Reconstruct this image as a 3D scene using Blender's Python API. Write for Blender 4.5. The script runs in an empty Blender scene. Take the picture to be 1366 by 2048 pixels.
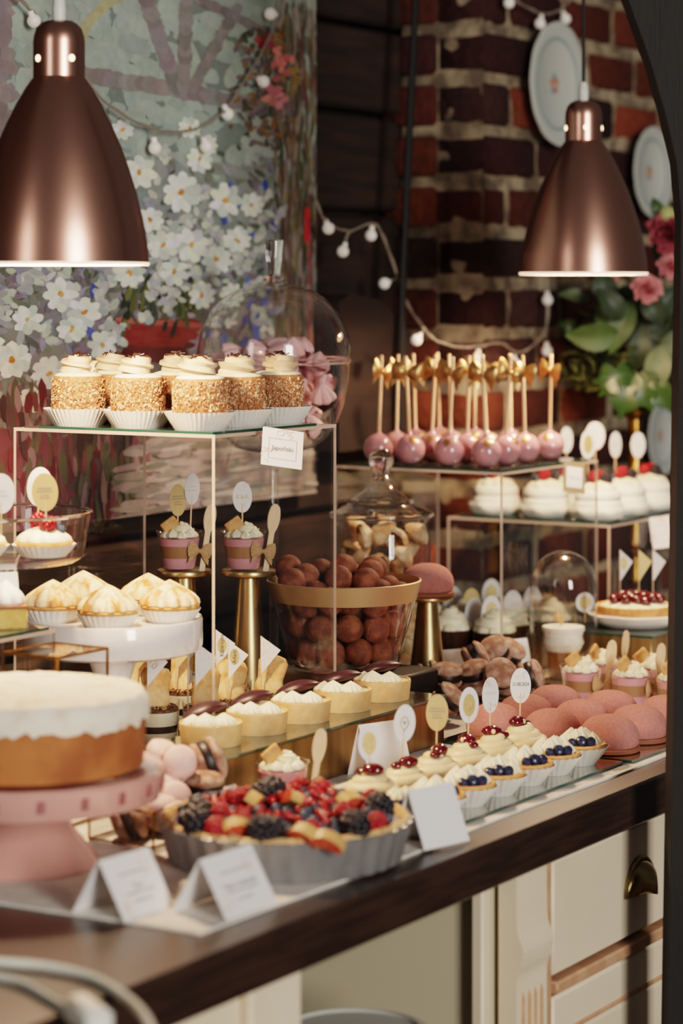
import bpy, math, random
from mathutils import Vector, Matrix, Euler, noise
PI = math.pi
sin, cos = math.sin, math.cos
RN = random.Random(11)
scene = bpy.context.scene
COL = scene.collection

# ---------------------------------------------------------------- place and directions
# counter frame: t runs along the counter (away to the right), d runs from its front edge to the wall
F, H, HOR, ZC = 5000.0, 0.70, 580.0, 0.90
TH = math.radians(31.5)
SN, CS = sin(TH), cos(TH)
OX, OY = 0.174, 3.139
ROT = PI / 2 - TH
TOP = 0.004                                       # top of the cloth over the worktop

def W(t, d, z=0.0):
    return Vector((OX + t * SN - d * CS, OY + t * CS + d * SN, ZC + z))
def at(px, Y, z):
    return Vector(((px - 683) / F * Y, Y, ZC + z))
def pix(px, py, Y):
    return Vector(((px - 683) / F * Y, Y, ZC + H - (py - HOR) / F * Y))
def wall_td(px, py, d):                           # a point of the plane d = const as (t, z)
    k = (px - 683) / F
    Y = (d - CS * OX + SN * OY) / (SN - CS * k)
    t = SN * (k * Y - OX) + CS * (Y - OY)
    return t, H - (py - HOR) / F * Y

# ---------------------------------------------------------------- materials
def lin(c):
    return tuple((v / 255 / 12.92) if v / 255 <= .04045 else ((v / 255 + .055) / 1.055) ** 2.4 for v in c)
def newmat(name):
    m = bpy.data.materials.new(name); m.use_nodes = True
    nt = m.node_tree
    for n in list(nt.nodes): nt.nodes.remove(n)
    out = nt.nodes.new('ShaderNodeOutputMaterial')
    return m, nt, out
def pbr(name, c, c2=None, scale=20, rough=.5, metal=0, bump=0, bscale=None, sss=0, coat=0, spec=.5,
        emit=None, es=1, stretch=None, lo=.4, hi=.6, detail=4, trans=0, sheen=0, aniso=0):
    m, nt, out = newmat(name)
    N = nt.nodes.new; L = nt.links.new
    b = N('ShaderNodeBsdfPrincipled')
    L(b.outputs[0], out.inputs[0])
    b.inputs['Base Color'].default_value = (*lin(c), 1)
    b.inputs['Roughness'].default_value = rough
    b.inputs['Metallic'].default_value = metal
    b.inputs['Specular IOR Level'].default_value = spec
    b.inputs['Coat Weight'].default_value = coat
    b.inputs['Transmission Weight'].default_value = trans
    b.inputs['Sheen Weight'].default_value = sheen
    if sss:
        b.inputs['Subsurface Weight'].default_value = sss
        b.inputs['Subsurface Radius'].default_value = (.02, .012, .008)
        b.inputs['Subsurface Scale'].default_value = .25
    if emit:
        b.inputs['Emission Color'].default_value = (*lin(emit), 1)
        b.inputs['Emission Strength'].default_value = es
    if c2 or bump:
        tc = N('ShaderNodeTexCoord'); mp = N('ShaderNodeMapping')
        L(tc.outputs['Object'], mp.inputs['Vector'])
        if stretch: mp.inputs['Scale'].default_value = stretch
    if c2:
        nz = N('ShaderNodeTexNoise'); nz.inputs['Scale'].default_value = scale; nz.inputs['Detail'].default_value = detail
        L(mp.outputs[0], nz.inputs['Vector'])
        rp = N('ShaderNodeValToRGB')
        rp.color_ramp.elements[0].position = lo; rp.color_ramp.elements[1].position = hi
        rp.color_ramp.elements[0].color = (*lin(c), 1); rp.color_ramp.elements[1].color = (*lin(c2), 1)
        L(nz.outputs[0], rp.inputs[0]); L(rp.outputs[0], b.inputs['Base Color'])
    if bump:
        n2 = N('ShaderNodeTexNoise'); n2.inputs['Scale'].default_value = bscale or scale * 3; n2.inputs['Detail'].default_value = 5
        L(mp.outputs[0], n2.inputs['Vector'])
        bp = N('ShaderNodeBump'); bp.inputs['Strength'].default_value = bump; bp.inputs['Distance'].default_value = .004
        L(n2.outputs[0], bp.inputs['Height']); L(bp.outputs[0], b.inputs['Normal'])
    return m
def thin_glass(name, tint=(1, 1, 1), f0=.045, rough=.0, power=4.0, edge=.9, dark=.5):
    # reflection grows towards grazing angles, the rest passes straight through the thin wall
    m, nt, out = newmat(name)
    N = nt.nodes.new; L = nt.links.new
    lw = N('ShaderNodeLayerWeight'); lw.inputs['Blend'].default_value = .5
    pw = N('ShaderNodeMath'); pw.operation = 'POWER'; pw.inputs[1].default_value = power
    ma = N('ShaderNodeMath'); ma.operation = 'MULTIPLY_ADD'; ma.inputs[1].default_value = edge; ma.inputs[2].default_value = f0
    ma.use_clamp = True
    L(lw.outputs['Facing'], pw.inputs[0]); L(pw.outputs[0], ma.inputs[0])
    tr = N('ShaderNodeBsdfTransparent')
    dk = N('ShaderNodeMix'); dk.data_type = 'RGBA'; dk.inputs[6].default_value = (*tint, 1); dk.inputs[7].default_value = (*[c * dark for c in tint], 1)  # tint darkens towards grazing angles, mimicking refraction by colour
    p2 = N('ShaderNodeMath'); p2.operation = 'POWER'; p2.inputs[1].default_value = 6
    L(lw.outputs['Facing'], p2.inputs[0]); L(p2.outputs[0], dk.inputs[0]); L(dk.outputs[2], tr.inputs[0])
    gl = N('ShaderNodeBsdfGlossy'); gl.inputs['Roughness'].default_value = rough; gl.inputs[0].default_value = (.95, .95, .95, 1)
    mx = N('ShaderNodeMixShader')
    L(ma.outputs[0], mx.inputs[0]); L(tr.outputs[0], mx.inputs[1]); L(gl.outputs[0], mx.inputs[2]); L(mx.outputs[0], out.inputs[0])
    return m
def vcol(name, rough=.7, bump=0, bscale=60, spec=.3, mul=.55):
    m, nt, out = newmat(name)
    N = nt.nodes.new; L = nt.links.new
    b = N('ShaderNodeBsdfPrincipled'); L(b.outputs[0], out.inputs[0])
    b.inputs['Roughness'].default_value = rough; b.inputs['Specular IOR Level'].default_value = spec
    a = N('ShaderNodeAttribute'); a.attribute_name = 'Col'
    tc = N('ShaderNodeTexCoord'); nz = N('ShaderNodeTexNoise'); nz.inputs['Scale'].default_value = bscale; nz.inputs['Detail'].default_value = 6
    L(tc.outputs['Object'], nz.inputs['Vector'])
    mm = N('ShaderNodeMix'); mm.data_type = 'RGBA'; mm.blend_type = 'MULTIPLY'; mm.inputs[0].default_value = mul
    rp = N('ShaderNodeValToRGB'); rp.color_ramp.elements[0].position = .3; rp.color_ramp.elements[1].position = .65
    rp.color_ramp.elements[0].color = (.35, .33, .32, 1)
    L(nz.outputs[0], rp.inputs[0]); L(a.outputs['Color'], mm.inputs[6]); L(rp.outputs[0], mm.inputs[7])
    L(mm.outputs[2], b.inputs['Base Color'])
    if bump:
        bp = N('ShaderNodeBump'); bp.inputs['Strength'].default_value = bump; bp.inputs['Distance'].default_value = .01
        L(nz.outputs[0], bp.inputs['Height']); L(bp.outputs[0], b.inputs['Normal'])
    return m
def emis(name, c, s):
    m, nt, out = newmat(name)
    e = nt.nodes.new('ShaderNodeEmission'); e.inputs[0].default_value = (*lin(c), 1); e.inputs[1].default_value = s
    nt.links.new(e.outputs[0], out.inputs[0]); return m

M = {}
M['copper'] = pbr('copper', (222, 166, 148), rough=.28, metal=1, bump=.02, bscale=900)
M['lamp_inner'] = pbr('lamp_inner', (245, 225, 205), rough=.6)
M['rim_lip_glow'] = pbr('rim_lip_glow', (250, 225, 205), rough=.5, emit=(255, 205, 170), es=2.2)  # added glow stands in for lamplight caught on the shade's lip
M['lamp_bulb'] = emis('lamp_bulb', (255, 214, 160), 20)
M['hole_glow'] = emis('hole_glow', (255, 220, 170), 6)  # glowing beads stand in for bulb light showing through the cap
M['black'] = pbr('black_plastic', (18, 17, 17), rough=.5)
M['white_plastic'] = pbr('white_plastic', (225, 222, 215), rough=.4)
M['worktop'] = pbr('dark_worktop', (44, 31, 26), (58, 42, 34), scale=6, stretch=(1.2, 14, 14), rough=.32, bump=.05, bscale=30)
M['worktop_edge'] = pbr('dark_worktop_edge', (30, 22, 19), (42, 31, 26), scale=6, stretch=(1.2, 14, 14), rough=.5)
M['cloth'] = pbr('white_cloth', (226, 216, 206), (236, 228, 220), scale=40, rough=.85, bump=.15, bscale=500)
M['cream_paint'] = pbr('cream_paint', (226, 208, 182), (232, 215, 190), scale=4, rough=.5)
M['glaze'] = pbr('brown_glaze', (190, 142, 110), (202, 156, 124), scale=30, rough=.55)
M['grey_panel'] = pbr('grey_panel', (205, 192, 165), rough=.55)
M['antique_brass'] = pbr('antique_brass', (150, 124, 84), (176, 150, 104), scale=60, rough=.3, metal=1)
M['gold'] = pbr('gold_paint', (192, 162, 114), (200, 172, 124), scale=14, rough=.3, metal=1, bump=.02, bscale=300)
M['gold_box'] = pbr('gold_box', (156, 132, 94), (118, 96, 64), scale=5, stretch=(6, 6, .3), rough=.4, metal=.9)  # vertical colour streaks stand in for reflections in the metal
M['gold_matte'] = pbr('gold_matte', (202, 174, 134), rough=.42, metal=.8)
M['gold_print'] = pbr('gold_print', (196, 168, 110), (210, 184, 128), scale=200, rough=.5, metal=.25)
M['gold_card'] = pbr('gold_card', (214, 184, 128), rough=.5, metal=.2)
M['gold_leaf'] = pbr('gold_leaf', (190, 144, 94), rough=.36, metal=.9)
M['brass'] = pbr('brass', (170, 126, 62), (140, 98, 46), scale=40, rough=.3, metal=1)
M['paper'] = pbr('white_paper', (236, 232, 232), rough=.75)
M['liner'] = pbr('paper_liner', (240, 232, 222), rough=.8, sss=.1)
M['ink'] = pbr('ink', (52, 46, 44), rough=.8)
M['ink_soft'] = pbr('ink_soft', (150, 140, 136), rough=.8)
M['ink_blush'] = pbr('ink_blush', (226, 190, 168), rough=.8)
M['glass'] = thin_glass('clear_glass', (.985, .99, .985), .035, power=3.0)
M['glass_jar'] = thin_glass('jar_glass', (.97, .975, .97), .06, power=2.6, dark=.3)
M['acrylic'] = thin_glass('acrylic', (.975, .98, .975), .035, power=5)
M['acrylic_edge_glow'] = pbr('acrylic_edge_glow', (226, 200, 180), rough=.25, trans=.35, emit=(190, 150, 125), es=.12)  # slight glow added so the cut edges look lit
M['plate_edge'] = pbr('green_glass_edge', (38, 72, 62), rough=.12, coat=.5)
M['plate_top'] = pbr('glass_plate_top', (120, 132, 126), rough=.03, metal=.85)
M['mirror'] = pbr('mirror', (205, 205, 200), rough=.02, metal=1)
M['solid_glass'] = pbr('solid_glass', (255, 255, 255), rough=.0, trans=1.0)
M['porcelain'] = pbr('white_porcelain', (236, 230, 228), rough=.12, coat=.5)
M['pink_ceramic'] = pbr('pink_ceramic', (216, 158, 148), rough=.2, coat=.5)
M['pink_slot_shade'] = pbr('pink_slot_shade', (150, 84, 84), rough=.5)
M['tin_grey'] = pbr('grey_tin', (136, 133, 132), (146, 143, 142), scale=30, rough=.35, metal=.25)
M['crust'] = pbr('pastry_crust', (206, 142, 80), (222, 166, 104), scale=60, rough=.7, bump=.3, bscale=300, sss=.1)
M['crust_pale'] = pbr('pale_crust', (230, 188, 134), (222, 172, 114), scale=50, rough=.65, bump=.15, bscale=400, sss=.1)
M['cream'] = pbr('cream', (246, 232, 200), (250, 240, 214), scale=40, rough=.45, sss=.2)
M['butter'] = pbr('butter_cream', (244, 216, 170), (247, 224, 184), scale=40, rough=.42, sss=.2)
M['coffee_cream'] = pbr('coffee_cream', (212, 180, 144), (224, 196, 162), scale=40, rough=.5, sss=.2)
M['white_cream'] = pbr('white_cream', (250, 244, 232), rough=.5, sss=.2)
M['meringue'] = pbr('toasted_meringue', (252, 226, 186), (214, 134, 70), scale=70, stretch=(1, 1, .22), lo=.40, hi=.66, rough=.55, sss=.15)
M['crumb'] = pbr('toasted_crumb', (150, 92, 58), (184, 126, 84), scale=260, rough=.8, detail=2)
M['flake_pale'] = pbr('pale_flake', (226, 186, 146), rough=.8)
M['choc'] = pbr('dark_chocolate', (52, 30, 24), (66, 38, 28), scale=50, rough=.4)
M['plum'] = pbr('dark_plum', (48, 20, 28), (62, 26, 34), scale=60, rough=.42)
M['cherry'] = pbr('cherry', (84, 8, 20), rough=.12, coat=.8)
M['raspberry'] = pbr('raspberry', (178, 24, 36), (148, 16, 28), scale=300, rough=.35, sss=.15)
M['blackberry'] = pbr('blackberry', (22, 15, 24), rough=.42)
M['blueberry'] = pbr('blueberry', (34, 42, 62), (58, 68, 90), scale=60, rough=.5)
M['blueberry_dark'] = pbr('blueberry_dark', (26, 30, 50), (52, 60, 90), scale=90, rough=.3)
M['currant'] = pbr('red_currant', (176, 14, 24), rough=.1, coat=.6, sss=.1)
M['fig'] = pbr('fig_flesh', (206, 92, 62), (176, 60, 44), scale=120, rough=.4, sss=.1)
M['fig_skin'] = pbr('fig_skin', (206, 160, 100), rough=.5)
M['dough'] = pbr('doughnut', (102, 48, 30), (138, 74, 48), scale=60, rough=.75, bump=.35, bscale=500)
M['pop'] = pbr('pink_glaze', (178, 120, 130), (190, 134, 140), scale=30, rough=.2, coat=.4)
M['stick'] = pbr('paper_stick', (232, 190, 150), rough=.6)
M['velvet'] = pbr('pink_velvet', (192, 122, 114), (200, 132, 124), scale=200, rough=.9, bump=.35, bscale=700, sss=.05)
M['biscuit'] = pbr('biscuit', (196, 138, 84), (212, 158, 102), scale=90, rough=.8, bump=.25, bscale=300)
M['biscuit_dark'] = pbr('brown_biscuit', (150, 88, 62), rough=.8)
M['mousse_pink'] = pbr('mousse_pink', (206, 140, 150), rough=.5, sss=.1)
M['mousse_mocha'] = pbr('mousse_mocha', (150, 104, 70), rough=.5, sss=.1)
M['wood_pale'] = pbr('pale_wood', (234, 202, 168), (226, 190, 152), scale=30, stretch=(8, 8, 1), rough=.7)
M['burlap'] = pbr('beige_ribbon', (186, 148, 108), (170, 132, 94), scale=300, rough=.85)
M['lady'] = pbr('ladyfinger', (222, 156, 90), (238, 196, 142), scale=60, rough=.8, bump=.2, bscale=200)
M['cocoa'] = pbr('cocoa', (84, 50, 32), (140, 96, 62), scale=160, rough=.9, bump=.4, bscale=400)
M['cookie'] = pbr('sugared_cookie', (152, 106, 86), (192, 160, 142), scale=70, rough=.85, bump=.3, bscale=400)
M['ganache'] = pbr('ganache', (30, 19, 19), rough=.45)
M['macaron'] = pbr('pink_macaron', (234, 186, 180), (240, 200, 192), scale=60, rough=.6)
M['sponge'] = pbr('cake_side', (184, 112, 62), (152, 84, 44), scale=14, rough=.85, bump=.2, bscale=200)
M['sugar'] = pbr('powdered_sugar', (246, 234, 216), (224, 200, 176), scale=36, rough=.9, bump=.3, bscale=240, lo=.5, hi=.75)
M['pink_meringue'] = pbr('pink_meringue', (226, 172, 176), (234, 186, 188), scale=30, rough=.6, sss=.2)
M['tan_meringue'] = pbr('tan_meringue', (238, 214, 178), (206, 156, 110), scale=40, rough=.7)
M['amber'] = pbr('amber_jelly', (190, 118, 40), (160, 92, 26), scale=40, rough=.1, coat=.6)
M['sponge_yellow'] = pbr('sponge_yellow', (224, 186, 110), (212, 168, 90), scale=80, rough=.85)
M['wood_wall'] = pbr('old_timber', (34, 23, 19), (58, 38, 29), scale=5, stretch=(1, 1, 9), rough=.8, bump=.6, bscale=24, lo=.35, hi=.7)
M['post_wood'] = pbr('dark_post', (12, 8, 7), (16, 11, 9), scale=6, stretch=(9, 9, 1), rough=.75, bump=.3, bscale=30)
M['beam_wood'] = pbr('brown_beam', (38, 24, 20), (30, 19, 16), scale=6, stretch=(1, 1, 8), rough=.8, bump=.4, bscale=30)
M['brick'] = vcol('brick', .9, .8, 45)
M['mortar'] = pbr('mortar', (168, 150, 124), (104, 90, 76), scale=18, rough=.95, bump=.8, bscale=60)
M['paint'] = vcol('oil_paint', .6, .15, 55, .4, .25)
M['canvas_edge'] = pbr('canvas_edge', (120, 108, 100), rough=.8)
M['wire'] = pbr('grey_wire', (150, 138, 126), rough=.5)
M['globe'] = pbr('milky_bulb', (240, 232, 224), rough=.35, sss=.2, emit=(255, 240, 225), es=.12)
M['plate_white'] = pbr('faience', (204, 206, 198), rough=.25, coat=.4)
M['plate_teal'] = pbr('faience_teal', (128, 156, 160), rough=.3)
M['plate_orange'] = pbr('faience_orange', (206, 128, 92), rough=.4)
M['leaf_a'] = pbr('leaf_sage', (72, 96, 50), (58, 80, 40), scale=20, rough=.5, sss=.05)
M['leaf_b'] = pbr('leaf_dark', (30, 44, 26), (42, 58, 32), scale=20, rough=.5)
M['leaf_c'] = pbr('leaf_bright', (22, 44, 10), (34, 62, 13), scale=20, rough=.4)
M['leaf_d'] = pbr('leaf_pale', (92, 104, 74), (78, 90, 60), scale=20, rough=.55)
M['moss'] = pbr('moss', (52, 60, 26), (84, 88, 36), scale=90, rough=.95)
M['petal_pink'] = pbr('petal_pink', (222, 136, 140), (232, 156, 156), scale=40, rough=.6, sss=.1)
M['petal_rose'] = pbr('petal_rose', (150, 62, 76), (166, 78, 90), scale=40, rough=.6)
M['bud'] = pbr('bud', (178, 180, 116), rough=.6)
M['floor'] = pbr('floor_boards', (86, 62, 46), (66, 46, 34), scale=4, stretch=(1, 8, 1), rough=.6)
M['stool'] = pbr('stool_grey', (190, 188, 180), rough=.4)
M['cable_white'] = pbr('white_cable', (214, 216, 206), rough=.45)
M['butterfly'] = pbr('wafer', (206, 160, 110), rough=.6)

# ---------------------------------------------------------------- mesh builder
class MB:
    def __init__(s): s.v = []; s.f = []; s.m = []; s.c = []
    def add(s, vs, fs, m=0, X=None, col=None):
        o = len(s.v)
        s.v += [tuple(X @ Vector(p)) if X is not None else tuple(p) for p in vs]
        for f in fs:
            s.f.append([i + o for i in f]); s.m.append(m); s.c.append(col)
        return s
    def box(s, c, d, m=0, X=None, col=None, edge=None, thin=None):
        x, y, z = d[0] / 2, d[1] / 2, d[2] / 2
        vs = [(c[0] + i * x, c[1] + j * y, c[2] + k * z) for k in (-1, 1) for j in (-1, 1) for i in (-1, 1)]
        fs = [((0, 2, 3, 1), 2), ((4, 5, 7, 6), 2), ((0, 1, 5, 4), 1), ((2, 6, 7, 3), 1), ((0, 4, 6, 2), 0), ((1, 3, 7, 5), 0)]
        for f, ax in fs:
            s.add([vs[i] for i in f], [(0, 1, 2, 3)], (edge if (thin is not None and ax != thin) else m), X, col)
        return s
    def bbox(s, c, d, b=.002, m=0, X=None, col=None):   # box with bevelled edges
        x, y, z = d[0] / 2, d[1] / 2, d[2] / 2
        b = min(b, x * .49, y * .49, z * .49)
        vs = []; idx = {}
        for sx in (-1, 1):
            for sy in (-1, 1):
                for sz in (-1, 1):
                    for ax in range(3):
                        p = [sx * (x - b), sy * (y - b), sz * (z - b)]
                        p[ax] = (sx * x, sy * y, sz * z)[ax]
                        idx[(sx, sy, sz, ax)] = len(vs); vs.append((c[0] + p[0], c[1] + p[1], c[2] + p[2]))
        fs = []
        def q(*k):
            fs.append([idx[i] for i in k])
        for a in (-1, 1):
            o = [(-1, -1), (1, -1), (1, 1), (-1, 1)]
            if a < 0: o = o[::-1]
            q(*[(i, j, a, 2) for i, j in o]); q(*[(a, i, j, 0) for i, j in o]); q(*[(j, a, i, 1) for i, j in o])
        for a in (-1, 1):
            for e in (-1, 1):
                f1 = [(-1, a, e, 1), (1, a, e, 1), (1, a, e, 2), (-1, a, e, 2)]
                f2 = [(a, -1, e, 2), (a, 1, e, 2), (a, 1, e, 0), (a, -1, e, 0)]
                f3 = [(a, e, -1, 0), (a, e, 1, 0), (a, e, 1, 1), (a, e, -1, 1)]
                for f in (f1, f2, f3):
                    q(*(f if a * e < 0 else f[::-1]))
                for g in (-1, 1):
                    if True:
                        f = [(a, e, g, 0), (a, e, g, 1), (a, e, g, 2)]
                        if (a, e, g) and g == 1 and f[0][0] == a:
                            pass
                        fs.append([idx[i] for i in (f if a * e * g > 0 else f[::-1])]) if True else None
        return s.add(vs, fs, m, X, col)
    def lathe(s, prof, n=32, m=0, X=None, mod=None, zmod=None, ms=None, arc=None):
        rows = []; vs = []
        for k, (r, z) in enumerate(prof):
            if r < 1e-6:
                rows.append([len(vs)]); vs.append((0, 0, z + (zmod(0, k) if zmod else 0) * 0)); continue
            row = []
            for i in range(n):
                a = 2 * PI * i / n
                rr = r * (mod(a, k, z) if mod else 1)
                row.append(len(vs)); vs.append((rr * cos(a), rr * sin(a), z + (zmod(a, k) if zmod else 0)))
            rows.append(row)
        o = len(s.v)
        s.v += [tuple(X @ Vector(p)) if X is not None else p for p in vs]
        for k in range(len(rows) - 1):
            A, B = rows[k], rows[k + 1]
            mm = ms[k] if ms else m
            for i in range(n):
                j = (i + 1) % n
                if len(A) == 1 and len(B) == 1: continue
                if len(A) == 1: f = [A[0], B[j], B[i]]
                elif len(B) == 1: f = [A[i], A[j], B[0]]
                else: f = [A[i], A[j], B[j], B[i]]
                s.f.append([o + q for q in f]); s.m.append(mm); s.c.append(None)
        return s
    def ball(s, c, r, m=0, n=16, k=10, sc=(1, 1, 1), X=None, bumpf=None):
        prof = [(r * sin(PI * i / k), -r * cos(PI * i / k)) for i in range(k + 1)]
        prof[0] = (0, -r); prof[-1] = (0, r)
        T = Matrix.Translation(c) @ Matrix.Diagonal((*sc, 1))
        return s.lathe(prof, n, m, (X @ T) if X is not None else T)
    def tube(s, pts, r, n=8, m=0, X=None, caps=True, star=0, amp=0, twist=0):
        P = [Vector(p) for p in pts]; N_ = len(P)
        rad = r if isinstance(r, (list, tuple)) else [r] * N_
        up = None; vs = []
        for i in range(N_):
            T = (P[min(i + 1, N_ - 1)] - P[max(i - 1, 0)])
            if T.length < 1e-9: T = Vector((0, 0, 1))
            T.normalize()
            if up is None:
                up = T.orthogonal().normalized()
            up = (up - T * up.dot(T))
            if up.length < 1e-6: up = T.orthogonal()
            up.normalize(); sd = T.cross(up)
            for k in range(n):
                a = 2 * PI * k / n
                rr = rad[i] * (1 + (amp * cos(star * a) if star else 0))
                b = a + twist * i
                vs.append(P[i] + (up * cos(b) + sd * sin(b)) * rr)
        fs = []
        for i in range(N_ - 1):
            for k in range(n):
                k2 = (k + 1) % n
                fs.append([i * n + k, i * n + k2, (i + 1) * n + k2, (i + 1) * n + k])
        if caps:
            fs.append(list(range(n))[::-1]); fs.append([(N_ - 1) * n + k for k in range(n)])
        return s.add(vs, fs, m, X)
    def prism(s, poly, y0, y1, m=0, X=None, axis='y', edge=None):
        # polygon given in (x, z), extruded along y
        n = len(poly); e = m if edge is None else edge
        A = [(p[0], y0, p[1]) for p in poly]; B = [(p[0], y1, p[1]) for p in poly]
        s.add(A, [list(range(n))], m, X); s.add(B, [list(range(n))[::-1]], m, X)
        for i in range(n):
            j = (i + 1) % n
            s.add([A[i], B[i], B[j], A[j]], [(0, 1, 2, 3)], e, X)
        return s
    def sheet(s, fn, nu, nv, m=0, X=None):
        vs = [fn(i / nu, j / nv) for i in range(nu + 1) for j in range(nv + 1)]
        fs = [[i * (nv + 1) + j, (i + 1) * (nv + 1) + j, (i + 1) * (nv + 1) + j + 1, i * (nv + 1) + j + 1] for i in range(nu) for j in range(nv)]
        return s.add(vs, fs, m, X)
    def mesh(s, name, mats, smooth=True, ang=40):
        me = bpy.data.meshes.new(name)
        me.from_pydata([tuple(p) for p in s.v], [], s.f)
        for m in mats: me.materials.append(M[m] if isinstance(m, str) else m)
        me.polygons.foreach_set('material_index', s.m)
        if any(c is not None for c in s.c):
            at_ = me.color_attributes.new('Col', 'FLOAT_COLOR', 'CORNER')
            buf = []
            for f, c in zip(s.f, s.c):
                c = c or (.5, .5, .5)
                buf += [c[0], c[1], c[2], 1.0] * len(f)
            at_.data.foreach_set('color', buf)
        if smooth:
            me.polygons.foreach_set('use_smooth', [True] * len(s.f))
            me.update()
            me.set_sharp_from_angle(angle=math.radians(ang))
        me.validate(); me.update()
        return me
    def build(s, name, mats, parent=None, loc=(0, 0, 0), rot=0, smooth=True, ang=40, kind=None):
        if isinstance(mats, str): mats = [mats]
        o = bpy.data.objects.new(name, s.mesh(name, mats, smooth, ang))
        COL.objects.link(o)
        o.location = loc
        o.rotation_euler = rot if isinstance(rot, (tuple, Euler)) else (0, 0, rot)
        if parent: o.parent = parent
        if kind: o['kind'] = kind
        return o

def T(x=0, y=0, z=0): return Matrix.Translation((x, y, z))
def Rx(a): return Matrix.Rotation(a, 4, 'X')
def Ry(a): return Matrix.Rotation(a, 4, 'Y')
def Rz(a): return Matrix.Rotation(a, 4, 'Z')
def Sc(x, y, z): return Matrix.Diagonal((x, y, z, 1))

def tag(o, label, cat, group=None):
    o['label'] = label; o['category'] = cat
    if group: o['group'] = group
    return o
def thing(name, label, cat, loc=(0, 0, 0), rot=0, group=None):
    o = bpy.data.objects.new(name, None); COL.objects.link(o)
    o.empty_display_size = .02
    o.location = loc
    o.rotation_euler = rot if isinstance(rot, (tuple, Euler)) else (0, 0, rot)
    return tag(o, label, cat, group)
def kids(o): return [c for c in bpy.data.objects if c.parent == o]
KIDS = {}
def dup(src, label, loc, rot=0, group=None, scale=None):
    if src not in KIDS: KIDS[src] = [(c, kids(c)) for c in kids(src)]
    r = src.copy(); COL.objects.link(r)
    r.location = loc; r.rotation_euler = rot if isinstance(rot, (tuple, Euler)) else (0, 0, rot)
    if scale: r.scale = (scale,) * 3
    r['label'] = label
    if group: r['group'] = group
    for ch, gs in KIDS[src]:
        c = ch.copy(); COL.objects.link(c); c.parent = r
        for g in gs:
            d = g.copy(); COL.objects.link(d); d.parent = c
    return r
class Maker:            # the first use moves the built thing, later uses copy it
    def __init__(s, root): s.root = root; s.used = False; s.k = None
    def __call__(s, label, loc, rot=0, group=None, scale=None):
        if s.used: return dup(s.root, label, loc, rot, group, scale)
        s.used = True
        KIDS.setdefault(s.root, [(c, kids(c)) for c in kids(s.root)])
        o = s.root; o.location = loc; o.rotation_euler = rot if isinstance(rot, (tuple, Euler)) else (0, 0, rot)
        if scale: o.scale = (scale,) * 3
        o['label'] = label
        if group: o['group'] = group
        return o
def text(body, size, parent, mat, X, name='lettering', al='CENTER'):
    cu = bpy.data.curves.new('lettering', 'FONT'); cu.body = body; cu.size = size
    cu.align_x = al; cu.align_y = 'CENTER'; cu.resolution_u = 3
    tmp = bpy.data.objects.new('tmp', cu); COL.objects.link(tmp)
    dg = bpy.context.evaluated_depsgraph_get()
    me = bpy.data.meshes.new_from_object(tmp.evaluated_get(dg))
    bpy.data.objects.remove(tmp); bpy.data.curves.remove(cu)
    me.transform(X); me.materials.clear(); me.materials.append(M[mat]); me.name = name
    o = bpy.data.objects.new(name, me); COL.objects.link(o); o.parent = parent
    return o
UPR = Rx(PI / 2)        # text in the xy plane -> standing, read from -y

# ---------------------------------------------------------------- pastry shapes
def swirl(mb, R, h, turns, r0, m=0, X=None, star=7, amp=.16, tip=.22, steps=26):
    n = int(turns * steps); pts = []; rad = []
    for i in range(n + 1):
        q = i / n
        a = q * turns * 2 * PI
        rr = R * (1 - q) ** .9
        pts.append((rr * cos(a), rr * sin(a), r0 * .8 + (h - r0 * .8) * q ** 1.15))
        k = r0 * (1 - (1 - tip) * q)
        if q < .04: k *= .4 + .6 * q / .04
        if q > .93: k *= max(.06, (1 - q) / .07)
        rad.append(k)
    mb.lathe([(R * 1.02, 0), (R * .9, h * .3), (R * .45, h * .66), (0, h * .85)], 24, m, X)
    return mb.tube(pts, rad, 21, m, X, True, star, amp, .12)
def kiss(mb, R, h, m=0, X=None, lobes=9, amp=.13, tw=1.2, n=54):
    prof = [(R * .82, 0), (R * 1.0, h * .14), (R * .97, h * .3), (R * .82, h * .48), (R * .58, h * .66), (R * .32, h * .82), (R * .12, h * .94), (0, h)]
    return mb.lathe(prof, n, m, X, lambda a, k, z: 1 + amp * abs(cos(lobes * a / 2 + tw * z / h)) - amp * .5)
def liner(mb, r0, r1, h, m=0, X=None, fl=30, amp=.03):
    prof = [(0, 0), (r0 * .98, 0), (r0, .001), (r0 + (r1 - r0) * .5, h * .5), (r1, h)]
    am = [0, 0, amp * .4, amp * .8, amp]
    return mb.lathe(prof, fl * 4, m, X, lambda a, k, z: 1 + am[k] * cos(fl * a))
def shell(mb, r0, r1, h, w, m=0, X=None, fl=0, amp=0, n=48, fill=None):
    fd = h - .004 if fill is None else fill
    prof = [(0, 0), (r0, 0), (r1, h * .92), (r1 - w * .15, h), (r1 - w * .8, h), (r1 - w, h * .93), (r1 - w * 1.05, fd), (0, fd)]
    return mb.lathe(prof, n, m, X, (lambda a, k, z: 1 + (amp * cos(fl * a) if 1 <= k <= 5 else 0)) if fl else None)
def cluster(mb, R, r, n, m=0, X=None, zs=1.15, hollow=False):
    for i in range(n):
        y = 1 - 2 * (i + .5) / n; q = math.sqrt(1 - y * y); a = i * 2.39996
        mb.ball((R * q * cos(a), R * q * sin(a), R * zs * y), r, m, 8, 5, (1, 1, 1), X)
    mb.ball((0, 0, 0), R * .95, m, 10, 6, (1, 1, zs), X)
    return mb
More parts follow.
